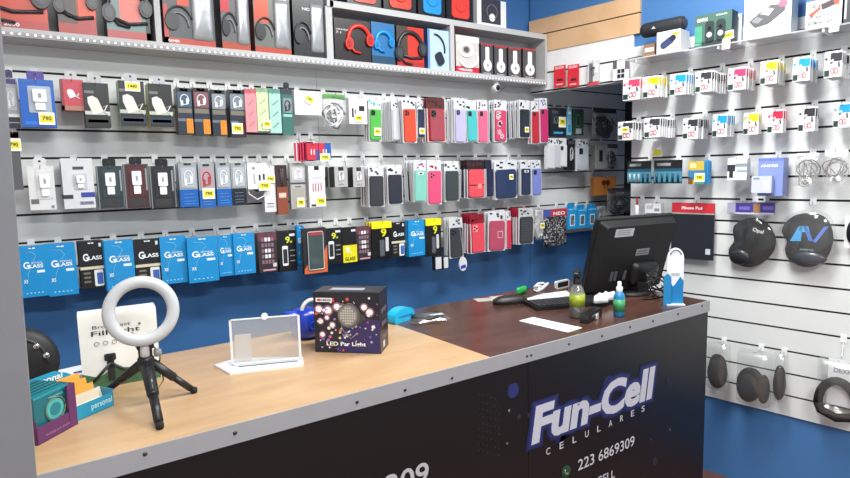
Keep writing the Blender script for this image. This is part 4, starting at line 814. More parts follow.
q.prism([(x*sc, z) for x, z in P], -.003, -.0006, M('5c5c60', .35)); q.prism([(-.022*sc, -.120), (.006*sc, -.130), (.022*sc, -.108), (-.002*sc, -.098)], -.0038, -.003, M('f0f0f2')); q.prism([(-.054*sc, -.144), (-.030*sc, -.156), (-.012*sc, -.140), (-.034*sc, -.128)], -.0038, -.003, M('85858a'))
q.prism(circ(.014*sc, .052*sc, -.092, 14, .016), -.0042, -.003, M('e8607c')); q.build('terminal_print', o)
o, w_ = cbox(806, 841, 27, .175, .09, .15, 'enclosure_box', 'white box showing a red and black drive enclosure, blue band above', col='f4f4f4', side='3c4a5c', bands=((0, 1, 0, .42, '3a6a9a'),), words=(('2.5" HDD', .06, .80, .42, .065, '2a2a2e'), ('EXTERNAL CASE', .06, .93, .70, .065, '2a2a2e'), ('NETAC', .14, .58, .35, .08, '26262a')))
q = MB(); q.prism([(-w_*.42, -.122), (-w_*.1, -.098), (-w_*.08, -.106), (-w_*.36, -.134)], -.003, -.0006, M('d8503c')); q.prism([(-w_*.08, -.092), (w_*.26, -.078), (w_*.3, -.098), (-w_*.04, -.112)], -.004, -.0006, M('3c3034')); q.prism([(w_*.26, -.078), (w_*.42, -.084), (w_*.42, -.10), (w_*.3, -.1)], -.004, -.0006, M('d8503c')); q.prism([(-w_*.04, -.112), (w_*.40, -.1), (w_*.40, -.124), (0, -.132)], -.0034, -.0006, M('b0b0b4')); q.build('enclosure_print', o)
cbox(843.5, 850, 26, .17, .09, .14, 'small_box', 'dark narrow box beside the drive enclosure box', col='3a3c42', side='2a2c30', bands=((.1, .4, .1, .9, 'c8c8cc'),))

# lintel packs
for i, bx in enumerate(((554, 565, 65.5, 87), (567.8, 578.5, 64.5, 87))):
    hang('C', bx, .03, b_box, 'red_pack', ['small red pack nearest the long shelf end', 'small red pack, second from the long shelf end'][i], 'pack', ['first red pack', 'second red pack'][i], d=.006, col='d02434', side='b01c2c', bands=((.1, .9, .04, .16, 'e8a0a8'), (.3, .8, .62, .72, '2c1418'), (.2, .8, .85, .9, 'f0c0c4')), product=None)
hang('C', (588, 599, 60.5, 85), .03, b_box, 'accessory_pack', 'grey and white pack with red base line beside the red packs', 'pack', 'grey and white pack', d=.006, col='cfcfd2', side='b8b8bc', bands=((.1, .45, .1, .9, '6a6a6e'), (.55, .9, .15, .5, 'ececee'), (0, 1, .86, 1, 'c8485a')), product='buds', pcol='4a4a4e')
hang('C', (613, 629, 60, 80), .04, b_box, 'accessory_pack', 'white house shaped pack with black squares near the doorway corner', 'pack', 'white pack with black squares', d=.008, col='e4e4e8', side='9a9aa0', bands=((.0, .25, 0, .4, '5a5a60'), (.75, 1, 0, .5, '6a6a70'), (.28, .48, .45, .65, '2c2c30'), (.52, .72, .45, .65, '2c2c30'), (.28, .48, .7, .9, '2c2c30'), (.52, .72, .7, .9, '2c2c30')))

# ink cartridges
INK1 = [((623, 640, 78, 100), 2, 'd84868', 'magenta', 'nearest the doorway'), ((643, 659, 76, 97.5), 3, 'e8d020', 'yellow', 'beside the first magenta one'), ((670, 686, 73.5, 95), 3, '189cd8', 'cyan', 'between yellow and black groups'), ((695.5, 711.5, 71, 92), 6, '3a3a40', 'black', 'with the longest stack'), ((728, 746, 67.5, 90), 4, 'd83c6c', 'magenta', 'under the white terminal box edge'), ((760.5, 777, 60.5, 84), 4, 'ecd41c', 'yellow', 'under the terminal box'), ((793, 810, 57, 81), 4, '1c98dc', 'cyan', 'under the frosted shelf end'), ((824.5, 842, 51, 77), 4, '34343a', 'black', 'nearest the picture edge')]
INK2 = [((618, 633, 121.5, 140), 3, '3c3c42', 'black', 'with a yellow price label'), ((644.5, 660, 117.5, 137.5), 6, '3a3a40', 'black', 'with the longest stack'), ((683, 698, 118, 139), 4, '34343a', 'black', 'before the cyan one'), ((712.5, 727, 114, 137), 3, '1c98dc', 'cyan', 'beside three black groups'), ((743.5, 758.5, 112.5, 134.5), 1, 'ecd41c', 'yellow', 'alone in the row'), ((767.5, 783, 109.5, 133), 1, 'd02c50', 'magenta', 'beside the yellow one'), ((798.5, 815, 106.5, 131.5), 2, '303036', 'black', 'beside the magenta one'), ((833.5, 850, 102.5, 127.5), 2, '1c98dc', 'cyan', 'nearest the picture edge')]
for row, LST in (('upper', INK1), ('lower', INK2)):
    for bx, n, c, cn, wh in LST:
        lb = f'{cn} ink cartridge pack {wh}, {row} ink row'
        o = hang('C', bx, .03+.026*n+.03, b_ink, 'ink_cartridge_pack', lb, 'ink cartridge', f'{cn} ink packs {wh}, {row} row', n=n, gap=.026, col=c, backlabel=f'{cn} ink cartridge pack behind the one {wh}, {row} row', jit=.003)
        if wh == 'with a yellow price label': price(o, -.0, -.040, .038, .03, '790', y=-.003)

# batteries and small packs
for i, bx in enumerate(((627.5, 651, 161, 183.5), (654, 682, 160, 183.5))):
    P, w_, h_ = place('C', bx, .12); lb = ['battery card with black header, nearest the doorway', 'battery card with black header, beside the yellow and blue pack'][i]
    o = hang('C', bx, .12, b_box, 'battery_pack', lb, 'battery pack', ['first battery card', 'second battery card'][i], d=.004, col='4a8aa2', side='1c3e50', bands=((0, 1, 0, .36, '18191c'), (.1, .6, .12, .24, 'b4b8bc'), (0, 1, .36, .48, '1f5068'), (0, 1, .92, 1, '20404e')))
    q = MB()
    for k in range(5): q.lathe([(.0055, -h_*.92), (.0055, -h_*.56)], (-w_*.38+k*w_*.19, -.004, 0), M('164058' if i or k > 2 else '9ab0b8', .3), 'z', 10)
    q.build('batteries', o)
o = hang('C', (688.5, 704, 161, 184), .13, b_box, 'glue_pack', 'yellow and blue pack with a yellow price label', 'pack', 'yellow and blue pack', n=4, gap=.02, d=.01, col='c8b048', side='2e8cc4', bands=((0, 1, .4, .8, '3c7ca8'), (.1, .5, .1, .3, 'e8dca0'), (0, .3, .7, 1, '7a5028'), (.5, 1, .8, 1, '4cc0b8')), tagat=(.75, .72, .044, .04), back=dict(tagat=None, col='2a9cdc', side='2a8cc8', bands=((.1, .9, .4, .7, '1c78b4'),)), backlabel='bright blue pack stacked behind the yellow and blue pack')
hang('C', (727.5, 747, 158, 180), .11, b_box, 'cable_pack', 'white pack with black cable shape beside the lavender box', 'pack', 'white pack with black cable', n=1, gap=.03, d=.02, col='dfe0e4', side='c8cacf', bands=((.0, .4, .3, .6, '2c3038'), (.1, .3, .6, .9, '2c3038'), (.4, 1, .25, .4, '8a98a8'), (.5, 1, .55, .65, '9aa6b4')))
hang('C', (758, 783, 158, 196), .10, b_box, 'adapter_box', 'lavender blue adapter box, largest in its row', 'box', 'lavender blue adapter box', d=.07, col='8494d8', side='5a6cb0', bands=((0, 1, 0, .08, '7080c8'),), words=(('ADAPTER', .1, .24, .7, .07, 'eef0fa'),))
hang('C', (751.5, 771.5, 176, 193), .14, b_box, 'adapter_box', 'pale grey adapter box in front of the lavender box', 'box', 'pale grey adapter box', d=.03, col='c4cbe0', side='a8b0c8', bands=((.6, .85, .3, .8, 'dde2ee'), (.1, .4, .1, .2, '7a86a8')), hk=False)
for bx, lb, sd in (((794.5, 818.5, 153, 187), 'clear bag of coiled silver cable beside the lavender box', 2), ((822.5, 848, 150, 187), 'clear bag of coiled silver cable nearest the picture edge', 6)):
    hang('C', bx, .09, b_bagcable, 'cable_bag', lb, 'bag', 'silver cable bag '+lb[-22:], coils=7, col='a8a4a6', head='f0f0f2', dark='7a7274', r=.0022, seed=sd)
P, w_, h_ = place('C', (650, 662.5, 141, 157), .05)
o = thing('price_ticket', 'small white hanging ticket with yellow label under the black ink packs', 'ticket', P, CROT)
q = MB(); q.prism([(-w_*.35, 0), (w_*.35, 0), (w_*.5, -h_), (-w_*.5, -h_)], 0, .0015, WHITE); q.box(-.004, .004, .0015, .05, -.008, -.002, WHITE); q.build('ticket_card', o); q = MB(); q.box(-w_*.25, w_*.38, -.0012, 0, -h_*.9, -h_*.55, YEL); yy = q.build('yellow_label', o)
# small bottle packs above the monitor
P, w_, h_ = place('C', (634, 640, 198, 215), .06)
o = hang('C', (634, 640, 198, 215), .06, lambda o, w, h: None, 'glue_bottle', 'tiny white bottle with red cap above the monitor', 'bottle', 'tiny red capped bottle')
q = MB(); q.lathe([(.009, -h_), (.010, -h_+.004), (.010, -h_*.5), (.004, -h_*.38)], (0, 0, 0), M('e8e4e4'), 'z', 14); q.build('bottle_body', o); q = MB(); q.lathe([(.005, -h_*.40), (.005, -h_*.08), (.003, 0)], (0, 0, 0), M('c02834'), 'z', 12); q.build('cap', o)
hang('C', (645, 661, 203.5, 213), .05, b_box, 'small_box', 'small white adapter carton hanging above the monitor', 'box', 'small white carton', d=.03, col='e6e6ea', side='c8c8ce', bands=((.1, .5, .2, .6, 'b8bcc8'), (.6, .9, .5, .8, '8a8e9a')))
# pad in red header pack
o = hang('C', (671.5, 714, 203, 259), .05, b_box, 'mouse_pad_pack', 'square black mouse pad under a red header card', 'mouse pad', 'square black mouse pad', d=.006, col='22262e', side='16181c', bands=((0, 1, 0, .2, 'c8303c'), (0, 1, .175, .2, 'd8d8d8'), (.82, .93, .8, .9, 'c8ccd4')), words=(('Mouse Pad', .24, .115, .48, .055, 'f6e8ea'),))
for bx, lb in (((727.5, 751, 203, 214), 'purple strip pack with pale end nearest the red headed pad'), ((751, 774.5, 202.5, 214.5), 'purple strip pack with orange mark over the bean shaped pad')):
    hang('C', bx, .05, b_box, 'purple_strip_pack', lb, 'pack', lb[:28].rsplit(' ', 1)[0], d=.01, col='4a3c90', side='3a2f74', bands=((0, .35, 0, 1, 'a8a4c0') if 'pale' in lb else (.1, .4, .1, .9, 'a07a50'), (.5, .95, .3, .6, '7a6cc0'), (0, 1, .85, 1, 'c8c8d8')))
# shaped mouse pads
def smooth(P, n=4):
    out = []; N = len(P)
    for i in range(N):
        p0, p1, p2, p3 = P[i-1], P[i], P[(i+1) % N], P[(i+2) % N]
        for k in range(n):
            t = k/n; out.append(tuple(.5*((2*p1[j])+(-p0[j]+p2[j])*t+(2*p0[j]-5*p1[j]+4*p2[j]-p3[j])*t*t+(-p0[j]+3*p1[j]-3*p2[j]+p3[j])*t**3) for j in (0, 1)))
    return out
def mpad(pix, out, label, short, hookuv, extra):
    pts = [Cw(u, v, out) for u, v in pix]; c = sum(pts, Vector())/len(pts)
    loc = [((p-c).dot(CT), p.z-c.z) for p in pts]; P = smooth(loc)
    o = thing('mouse_pad', label, 'mouse pad', c, CROT)
    q = MB(); q.prism(P, -.002, .004, M('0d0e11', .8, bump=.2, scale=300)); q.build('pad', o); extra(o, c, P)
    hk = Cw(hookuv[0], hookuv[1], out); W = hk+CN*out; hook('C', W, slotC(hk.z), hk.z, out, short); return o
def ex1(o, c, P):
    q = MB(); p = Cw(740, 257, .04)-c; x, z = p.dot(CT), p.z; q.dome(circ(.045, x, z, 20, .036), -.002, .016, M('1c1d22', .4, coat=.3), 4); q.build('wrist_rest', o)
    p = Cw(752, 231, .04)-c; text('Opal', 'lettering', M('d8dade', .4, var=0), p.dot(CT), p.z-.004, .045, .022, o, y=-.003, rot=-.25)
    q = MB(); q.dome([(a*1.05, b_*1.05) for a, b_ in P], .005, .022, CLEAR, 4); q.build('clear_sleeve', o)
mpad([(735, 225), (745, 219), (757, 218), (768, 224), (775, 236), (774, 250), (765, 261), (752, 267), (739, 265), (730, 258), (729, 249), (734, 241), (733, 232)], .04, 'black bean shaped mouse pad with wrist rest and slanted lettering', 'bean shaped mouse pad', (752, 212), ex1)
def ex2(o, c, P):
    q = MB(); q.dome([(a*1.12, b_*1.12) for a, b_ in P], .006, .030, film('blister_shell', gloss=.09, diff=.04), 5); q.build('blister_shell', o)
    def pt(u, v): p = Cw(u, v, .05)-c; return (p.dot(CT), p.z)
    q = MB()
    for poly, col in ((((790, 241), (799, 226), (803, 226), (801, 241)), '4aa8e8'), (((803, 226), (809, 241), (813, 241), (807, 226)), '3c7ad0'), (((813, 241), (824, 227), (829, 226), (816, 243)), '5c7ad8'), (((799, 226), (808, 226), (810, 232), (800, 232)), '58c0f0')):
        q.prism([pt(*a) for a in poly], -.003, -.0018, M(col, .4))
    q.build('emblem', o); x, z = pt(800, 250); text('GAMER PAD', 'lettering', M('9aa6b4', .4, var=0), x, z, .05, .007, o, y=-.003)
    q = MB(); x, z = pt(810, 258); q.dome(circ(.06, x, z, 20, .026), -.002, .014, M('2a3444', .35, coat=.4), 4); q.build('wrist_rest', o)
mpad([(782, 232), (786, 222), (796, 215), (810, 213), (823, 216), (831, 226), (833, 240), (829, 254), (821, 263), (810, 267), (798, 265), (788, 258), (785, 249), (787, 241)], .05, 'dark blue mouse pad with bright blue angular emblem in a clear shell', 'dark blue emblem mouse pad', (810, 205), ex2)
o = hang('C', (844.5, 858, 216, 248), .05, b_box, 'mouse_pack', 'clear pack with a black mouse at the picture edge', 'pack', 'clear pack with black mouse', d=.02, col='e4e4e8', side='d0d0d4')
P, w_, h_ = place('C', (844.5, 858, 216, 248), .05); q = MB(); q.dome(circ(w_*.4, w_*.05, -h_*.5, 20, h_*.36), -.001, .02, M('16171a', .3), 5); q.build('mouse', o)
# headphone bags low on the side wall
def hbag(bx, out, label, short, arc=True, card=False):
    P, w_, h_ = place('C', bx, out)
    o = thing('headphone_bag', label, 'headphones', P, CROT)
    q = MB(); foam = M('120f0e', .85, bump=.3, scale=150)
    if arc:
        q.arc(-w_*.08, .0, -h_*.62, w_*.30, -20, 200, w_*.11, foam, 14, ry=h_*.24, w=10)
        q.dome(circ(w_*.34, -w_*.14, -h_*.68, 22, h_*.27), .0, .035, foam, 4); q.dome(circ(w_*.17, w_*.30, -h_*.66, 18, h_*.26), .0, .03, foam, 4)
    else: q.dome(circ(w_*.44, 0, -h_*.64, 20, h_*.31), .0, .035, foam, 4); q.arc(0, .0, -h_*.5, w_*.32, 0, 180, w_*.08, foam, 10, ry=h_*.2, w=8)
    q.build('foam_headphones', o)
    q = MB(); q.dome(rrect(w_, h_*.99, .02, 4, 0, -h_*.5), .006, .05, BAG, 5); q.build('clear_bag', o)
    if card:
        q = MB(); q.box(-w_*.3, w_*.5, .004, .006, -h_*.5, -h_*.02, M('e4e4e8')); c_ = q.build('header_card', o); text('DEXPO', 'lettering', M('8a8a90', .4, var=0), -w_*.1, -h_*.30, w_*.5, h_*.08, o, y=.003)
    W = P+CN*out; hook('C', W, slotC(P.z-.03), P.z-.012, out, short)
hbag((707, 729, 340, 391), .07, 'bagged black foam headphones peeking past the counter end', 'headphones at the counter end', arc=False)
hbag((737, 771, 350, 406), .09, 'large bagged black foam headphones with brown tint, middle of the low row', 'large foam headphones')
hbag((773, 787, 350, 403), .05, 'narrow bagged black foam headphones behind the large one', 'narrow foam headphones', arc=False)
o = None
P, w_, h_ = place('C', (816, 860, 360, 422), .06)
o = thing('headphone_bag', 'bagged black headband headphones with white card at the picture edge', 'headphones', P, CROT)
q = MB(); q.tube([(w_*.5*math.cos(math.radians(a))*.86, 0, -h_*.74+h_*.40*math.sin(math.radians(a))) for a in range(0, 181, 15)], .017, M('1b1715', .8, bump=.3, scale=150), 10); q.tube([(-w_*.43, 0, -h_*.74), (-w_*.36, 0, -h_*.86), (0, 0, -h_*.94), (w_*.36, 0, -h_*.88), (w_*.43, 0, -h_*.74)], .018, M('1b1412', .8), 10); q.build('headband', o)
q = MB(); q.box(-w_*.25, w_*.5, .012, .014, -h_*.75, -h_*.0, M('e6e6ea')); q.build('header_card', o); text('DEXPO', 'lettering', M('8a8a90', .4, var=0), -w_*.12, -h_*.22, w_*.5, h_*.08, o, y=.0108)
q = MB(); q.dome(rrect(w_, h_, .02, 4, 0, -h_*.5), .02, .05, BAG, 5); q.build('clear_bag', o)
hook('C', P+CN*.06, slotC(P.z), P.z-.006, .06, 'headband headphones')

# ================================================================== THINGS ON THE COUNTER
def face_to(p0, p1):  # frame whose x runs p0->p1 on the counter
    d = p1-p0; return math.atan2(d.y, d.x), d.length
# ring light on mini tripod
c3 = K(150, 405); feet = [K(102, 397), K(160, 429), K(194, 393)]
hub = Vector((0.196, 1.44, 0))
dep = (hub-Vector((0, 0, 0))).dot(FF); 
def at_dist(u, v, y): d = ray(u, v); return d*(y/d.y)+Vector((0, 0, CAMZ))
t = thing('ring_light', 'white ring light on a black mini tripod', 'ring light', (hub.x, hub.y, KZ))
rc = at_dist(141.5, 311, 1.43); Rr = (at_dist(180, 311, 1.43)-at_dist(103, 311, 1.43)).length/2
vd = Vector((rc.x, rc.y, rc.z-CAMZ)).normalized()
rz = math.atan2(rc.x, rc.y)*-1.0
hubz = at_dist(150, 357, 1.44).z-KZ
blk = M('18181b', .4, var=.05)
q = MB()
Rm = Rr*.83; rw = Rr*.17
pr = [(Rm+rw*math.cos(a), rw*.62*math.sin(a)) for a in [2*math.pi*i/12 for i in range(12)]]
vs = []; fs = []; n = 48; cx_, cz_ = rc.x-hub.x, rc.z-KZ
cr, sr = math.cos(rz), math.sin(rz)
for k in range(n):
    a = 2*math.pi*k/n
    for (r_, h_) in pr:
        x, y, z = r_*math.cos(a), h_, r_*math.sin(a)
        y, z = y*.985+z*.17, -y*.17+z*.985
        vs.append((cx_+x*cr-y*sr, (rc.y-hub.y)+x*sr+y*cr, cz_+z))
for k in range(n):
    for i in range(12):
        fs.append((k*12+i, ((k+1) % n)*12+i, ((k+1) % n)*12+(i+1) % 12, k*12+(i+1) % 12))
q.add(vs, fs, M('b6b8bc', .35, var=.02), True); q.build('light_ring', t)
bx_, by_ = cx_, rc.y-hub.y; zb = cz_-Rr
q = MB(); q.lathe([(.006, zb-.028), (.010, zb-.024), (.010, zb-.006), (.006, zb+.004)], (bx_, by_, 0), M('c4c4c8', .4), 'z', 14); q.tube([(bx_, by_, zb-.02), (0, 0, hubz+.005)], .006, blk, 8); q.lathe([(.013, hubz+.0), (.015, hubz+.006), (.015, hubz+.024), (.010, hubz+.03)], (0, 0, 0), blk, 'z', 14); q.bbox(-.018, .018, -.01, .01, hubz+.022, hubz+.034, blk, .004); q.build('ball_joint', t)
q = MB(); q.lathe([(.008, 0), (.010, .004), (.010, .012), (.006, .016)], (.018, 0, hubz+.008), M('8e8e92', .3), 'x', 12); q.build('locking_knob', t)
q = MB(); q.lathe([(.014, hubz-.03), (.018, hubz-.02), (.018, hubz), (.013, hubz+.006)], (0, 0, 0), blk, 'z', 16); q.build('hub', t)
for i, f in enumerate(feet):
    e = Vector((f.x-hub.x, f.y-hub.y, .006)); s_ = Vector((0, 0, hubz-.014))+Vector((e.x, e.y, 0)).normalized()*.012
    q = MB(); m1 = s_.lerp(e, .5); m2 = s_.lerp(e, .93)
    k_ = 1.35 if i == 1 else 1.08; q.tube([s_, m1, m1.lerp(e, .06)], [.0105*k_, .0095*k_, .008*k_], blk, 10); q.tube([m1, m2], .0072*k_, blk, 8); lg = q.build('leg', t)
    q = MB(); q.lathe([(.006, .0), (.0085, .004), (.0085, .012), (.006, .014)], (e.x, e.y, 0), M('101012', .8), 'z', 12); q.build('rubber_foot', lg)
q = MB(); f = feet[1]; e = Vector((f.x-hub.x, f.y-hub.y, 0)); d0 = e.normalized()
nx = Vector((-d0.y, d0.x, 0)); s_ = Vector((0, 0, hubz-.014))+d0*.012; e3 = e+Vector((0, 0, .006)); up_ = (e3-s_).normalized().cross(nx).normalized()
if up_.z < 0: up_ = -up_
pA = s_.lerp(e3, .12)+up_*.012; pB = s_.lerp(e3, .5)+up_*.011
q.tube([pA, pB], .006, M('2c2c30', .3), 8); q.tube([s_.lerp(e3, .55)+up_*.006, s_.lerp(e3, .85)+up_*.006], .003, M('8a8a90', .3), 6); q.build('remote_slot', t)
q = MB(); q.tube([(bx_+.01, by_+.01, zb+.004), (bx_+.035, by_+.02, zb-.03), (.03, .01, hubz-.02), (.034, 0, hubz-.06), (.02, .01, hubz-.085), (.004, .02, hubz-.05)], .0016, blk, 5); q.build('power_cable', t)

# ring light box
p1 = K(161, 377); ang = -.07; kq = ray(80, 350).x/ray(80, 350).y; wl = (p1.x-kq*p1.y)/(math.cos(ang)-kq*math.sin(ang)); p0 = p1-Vector((math.cos(ang), math.sin(ang), 0))*wl; wB = wl; c = (p0+p1)/2
hB = at_dist(120, 311, c.y).z-KZ
t = thing('ring_light_box', 'white ring light box with tripod picture behind the ring light', 'box', (c.x, c.y, KZ), ang)
q = MB(); q.box(-wB/2, wB/2, 0, .06, 0, hB, M('ecece8', .35)); q.build('carton', t)
gm = M('41694c', .5)
q = MB(); q.prism([(-wB/2, 0), (wB/2, 0), (wB/2, hB*.25), (wB*.2, hB*.20), (-wB*.1, hB*.25), (-wB*.3, hB*.14), (-wB/2, hB*.22)], -.0012, 0, gm); q.build('green_print', t)
text('Broadcast', 'lettering', M('44444a', .5, var=0), -wB*.33, hB*.80, wB*.48, hB*.045, t, y=-.0014, bold=.0); text('Fill light', 'lettering', M('1c1c20', .5, var=0), -wB*.35, hB*.685, wB*.62, hB*.085, t, y=-.0014, bold=.008)
q = MB(); x0 = -wB*.14
for k in range(4): q.arc(-wB*.29+k*wB*.11, -.001, hB*.60, wB*.03, 0, 360, .0008, M('9a9a9a'), 10, w=4)
q.build('icons', t); q = MB()
q.prism(rrect(.016, .055, .004, 3, x0, hB*.22), -.002, 0, M('2a2a2c')); q.prism(rrect(.026, .018, .004, 3, x0, hB*.40), -.002, 0, M('2a2a2c')); q.prism(rrect(.009, .03, .003, 3, x0, hB*.34), -.002, 0, M('2a2a2c'))
q.tube([(x0, -.0015, hB*.32), (x0-.04, -.0015, hB*.10)], .004, M('2a2a2c'), 6); q.tube([(x0, -.0015, hB*.32), (x0+.045, -.0015, hB*.14)], .004, M('2a2a2c'), 6); q.build('tripod_print', t)
q = MB(); q.prism(circ(.006, wB*.16, hB*.66, 14), -.002, 0, M('8a8a8a')); q.prism(circ(.003, wB*.27, hB*.80, 10), -.002, 0, M('6a6a6a')); q.build('round_print', t)

# phone screen magnifier
pa, pb = K(231, 371), K(302, 364); ang, wl = face_to(pa, pb); c = (pa+pb)/2
hM = at_dist(228, 322, pa.y).z-KZ
t = thing('screen_magnifier', 'clear phone screen magnifier panel on a folding white base', 'magnifier', (c.x, c.y, KZ), ang)
q = MB(); fr = M('e4e6ea', .3)
q.prismz([(-wl*.5, -.034), (wl*.52, -.022), (wl*.52, .045), (-wl*.46, .095), (-wl*.75, .05)], 0, .006, fr); q.prismz([(-wl*.40, -.004), (wl*.45, -.004), (wl*.45, .010), (-wl*.40, .010)], .006, .0085, M('3c4048', .3)); q.prismz([(-wl*.47, -.010), (wl*.48, -.010), (wl*.48, -.006), (-wl*.47, -.006)], .006, .010, fr); q.build('base', t)
q = MB(); th_ = .003
for (a0, a1, b0, b1) in ((-wl/2, -wl/2+.006, .008, hM), (wl/2-.006, wl/2, .008, hM), (-wl/2, wl/2, hM-.003, hM), (-wl/2, wl/2, .008, .014)): q.box(a0, a1, .022, .022+th_*1.6, b0, b1, fr)
q.build('panel_frame', t)
q = MB(); q.box(-wl/2+.006, wl/2-.006, .0225, .0245, .014, hM-.003, film('lens_sheet', tint=(.95, .93, .9, 1), gloss=.12, diff=.16)); q.build('lens_sheet', t)
q = MB(); q.bbox(-wl*.45, -wl*.22, .050, .054, .008, hM*.62, fr, .004); q.build('phone_rest', t)
q = MB(); q.prism(circ(.009, 0, hM+.002, 16), .020, .028, fr); q.build('finger_tab', t)

# LED par light carton
p0, p1, p2 = K(315.6, 352), K(381, 354), K(390, 347); ang, wl = face_to(p0, p1); c = (p0+p1)/2
hL = at_dist(348, 292, c.y).z-KZ; dL = .095
t = thing('stage_light_box', 'black carton printed with coloured sparkles and LED Par Light', 'box', (c.x, c.y, KZ), ang)
q = MB(); nb = M('1e1d28', .28); q.box(-wl/2, wl/2, 0, dL, 0, hL, nb); q.box(-wl*.46, wl*.46, .006, dL-.006, hL, hL+.0006, M('24242e', .3)); q.build('carton', t)
q = MB(); rn = random.Random(11)
q.prism([(-wl*.16, .002), (wl*.5, .002), (wl*.5, hL*.55), (-wl*.02, hL*.6)], -.0004, 0, M('2c2a5c', .3))
for k in range(80):
    x = rn.uniform(-.48, .48)*wl; z = hL*(rn.uniform(.45, .92) if k < 34 else rn.uniform(.03, .45)); r_ = rn.uniform(.001, .0052)
    q.prism(circ(r_, x, z, 10), -.0010, -.0003, M(rn.choice(['e8e4e8', 'c8607a', 'd85038', '8a7ac8', 'f0d8c8', 'a8a0c0', '6a5ab0', 'e0d0a0']), .3))
for x, z, r_ in ((-.42, .72, .008), (-.28, .70, .009), (-.06, .72, .010), (.05, .74, .009), (.35, .68, .008), (-.4, .52, .006), (-.22, .46, .006), (-.38, .3, .006), (-.14, .76, .008), (.27, .76, .007), (.40, .44, .004), (-.30, .58, .005)):
    r_ *= 1.2
    q.prism(circ(r_, x*wl, z*hL, 14), -.0010, -.0003, M('f6eef0', .3)); q.prism(circ(r_*1.5, x*wl, z*hL, 14), -.0007, -.0002, M('8a6070', .3))
q.build('sparkle_print', t)
q = MB(); q.prism(circ(wl*.17, wl*.04, hL*.62, 26, hL*.20), -.0045, -.0008, M('565654', .4)); q.prism(circ(wl*.145, wl*.03, hL*.625, 26, hL*.175), -.006, -.0045, M('7a7874', .35))
for i in range(-3, 4):
    for k in range(-3, 4):
        if i*i+k*k <= 10: q.prism(circ(.0032, wl*.03+i*.0068, hL*.625+k*.0074, 8), -.0068, -.006, M('b6b2aa', .2))
q.tube([(-wl*.10, -.002, hL*.56), (-wl*.06, -.002, hL*.38), (wl*.06, -.002, hL*.24), (wl*.16, -.002, hL*.34)], .0016, M('7a7a84'), 5); q.prism([(wl*.14, hL*.72), (wl*.28, hL*.62), (wl*.24, hL*.5), (wl*.12, hL*.5)], -.003, -.0008, M('3c3c34')); q.build('lamp_print', t)
text('LED Par Light', 'lettering', M('f4f4f6', .4, var=0), -wl*.32, hL*.10, wl*.60, hL*.085, t, y=-.0016, bold=.02)
q = MB(); q.box(-wl*.46, -wl*.18, -.0014, 0, hL*.84, hL*.905, M('f0f0f2')); q.box(-wl*.21, -wl*.18, -.0018, 0, hL*.84, hL*.905, M('d83c4c')); q.box(-wl*.44, -wl*.38, -.0018, 0, hL*.855, hL*.89, M('c83c4c')); lg = q.build('brand_plate', t); text('NEDIX', 'lettering', INK, -wl*.37, hL*.855, wl*.15, hL*.035, lg, y=-.0022)
q = MB(); 
for k in range(3): q.box(wl/2, wl/2+.0006, .02, .075, hL*(.2+.22*k), hL*(.27+.22*k), M('5a5668'))
q.box(wl/2, wl/2+.0006, .03, .05, hL*.06, hL*.16, M('c8c8cc')); q.build('side_print', t)
q = MB(); q.box(-wl*.3, wl*.22, .03, .06, hL+.0006, hL+.0012, M('9a98a4')); q.build('top_print', t)

# blue headphone-like case with white handle, behind the carton
c = K(307, 337); t = thing('blue_case', 'shiny blue carry case with a curved white handle behind the carton', 'case', (c.x, c.y, KZ))
q = MB(); q.lathe([(.030, 0), (.048, .012), (.054, .04), (.050, .075), (.036, .095), (.012, .10)], (0, 0, 0), M('1838b0', .25, coat=.4, bump=.2, scale=12), 'z', 24); q.build('case_body', t)
q = MB(); q.lathe([(.014, 0), (.024, .006), (.026, .016), (.02, .022)], (-.05, .0, .07), M('1c40b8', .25, coat=.4), 'z', 18); q.build('side_lobe', t)
q = MB(); q.arc(.012, -.02, .088, .034, -10, 190, .0065, M('d9d8d2', .35), 16, ry=.036, w=8); q.build('handle', t)
q = MB(); q.arc(.002, -.056, .05, .012, 0, 360, .0014, M('2c5ac8', .3), 14, w=4); q.build('emblem', t)

# cyan pouch and black cable bag
c = K(401, 321); t = thing('cyan_pouch', 'small bright cyan pouch behind the sparkly carton', 'pouch', (c.x, c.y, KZ), .3)
q = MB(); P = smooth([(-.048, .0), (-.05, .030), (-.02, .048), (.03, .046), (.050, .028), (.048, .0), (0, -.0)], 3); q.prism([(x, max(z, .0005)) for x, z in P], -.02, .02, M('18a8d8', .3, coat=.2)); q.build('pouch_body', t)
q = MB(); q.prismz([(-.03, -.0205), (.04, -.0205), (.042, -.0225), (-.03, -.0225)], .022, .026, M('1088b8')); q.build('seam', t)
c = K(428, 319); t = thing('cable_bag', 'black cable in a crinkled clear bag lying on the counter', 'bag', (c.x, c.y, KZ), -.2)
q = MB(); q.tube([(.058*math.cos(a*.6), .034*math.sin(a*.6)+.004*math.sin(a), .010+.003*math.sin(a*1.7)) for a in range(22)], .007, M('1b1b1f', .5), 6); q.tube([(.03*math.cos(a*.6), .016*math.sin(a*.6), .012) for a in range(12)], .008, M('202024', .5), 6); q.box(.0, .05, -.03, -.01, .017, .019, M('b8b8bc', .4)); q.build('coiled_cable', t)
q = MB(); vs = [(x*.075, y*.045, .020*max(0, (1-x*x)*(1-y*y))**.5+.001) for y in [i/4-1 for i in range(9)] for x in [i/6-1 for i in range(13)]]
q.add(vs, [(r*13+k, r*13+k+1, (r+1)*13+k+1, (r+1)*13+k) for r in range(8) for k in range(12)], BAG, True); q.build('clear_bag', t)

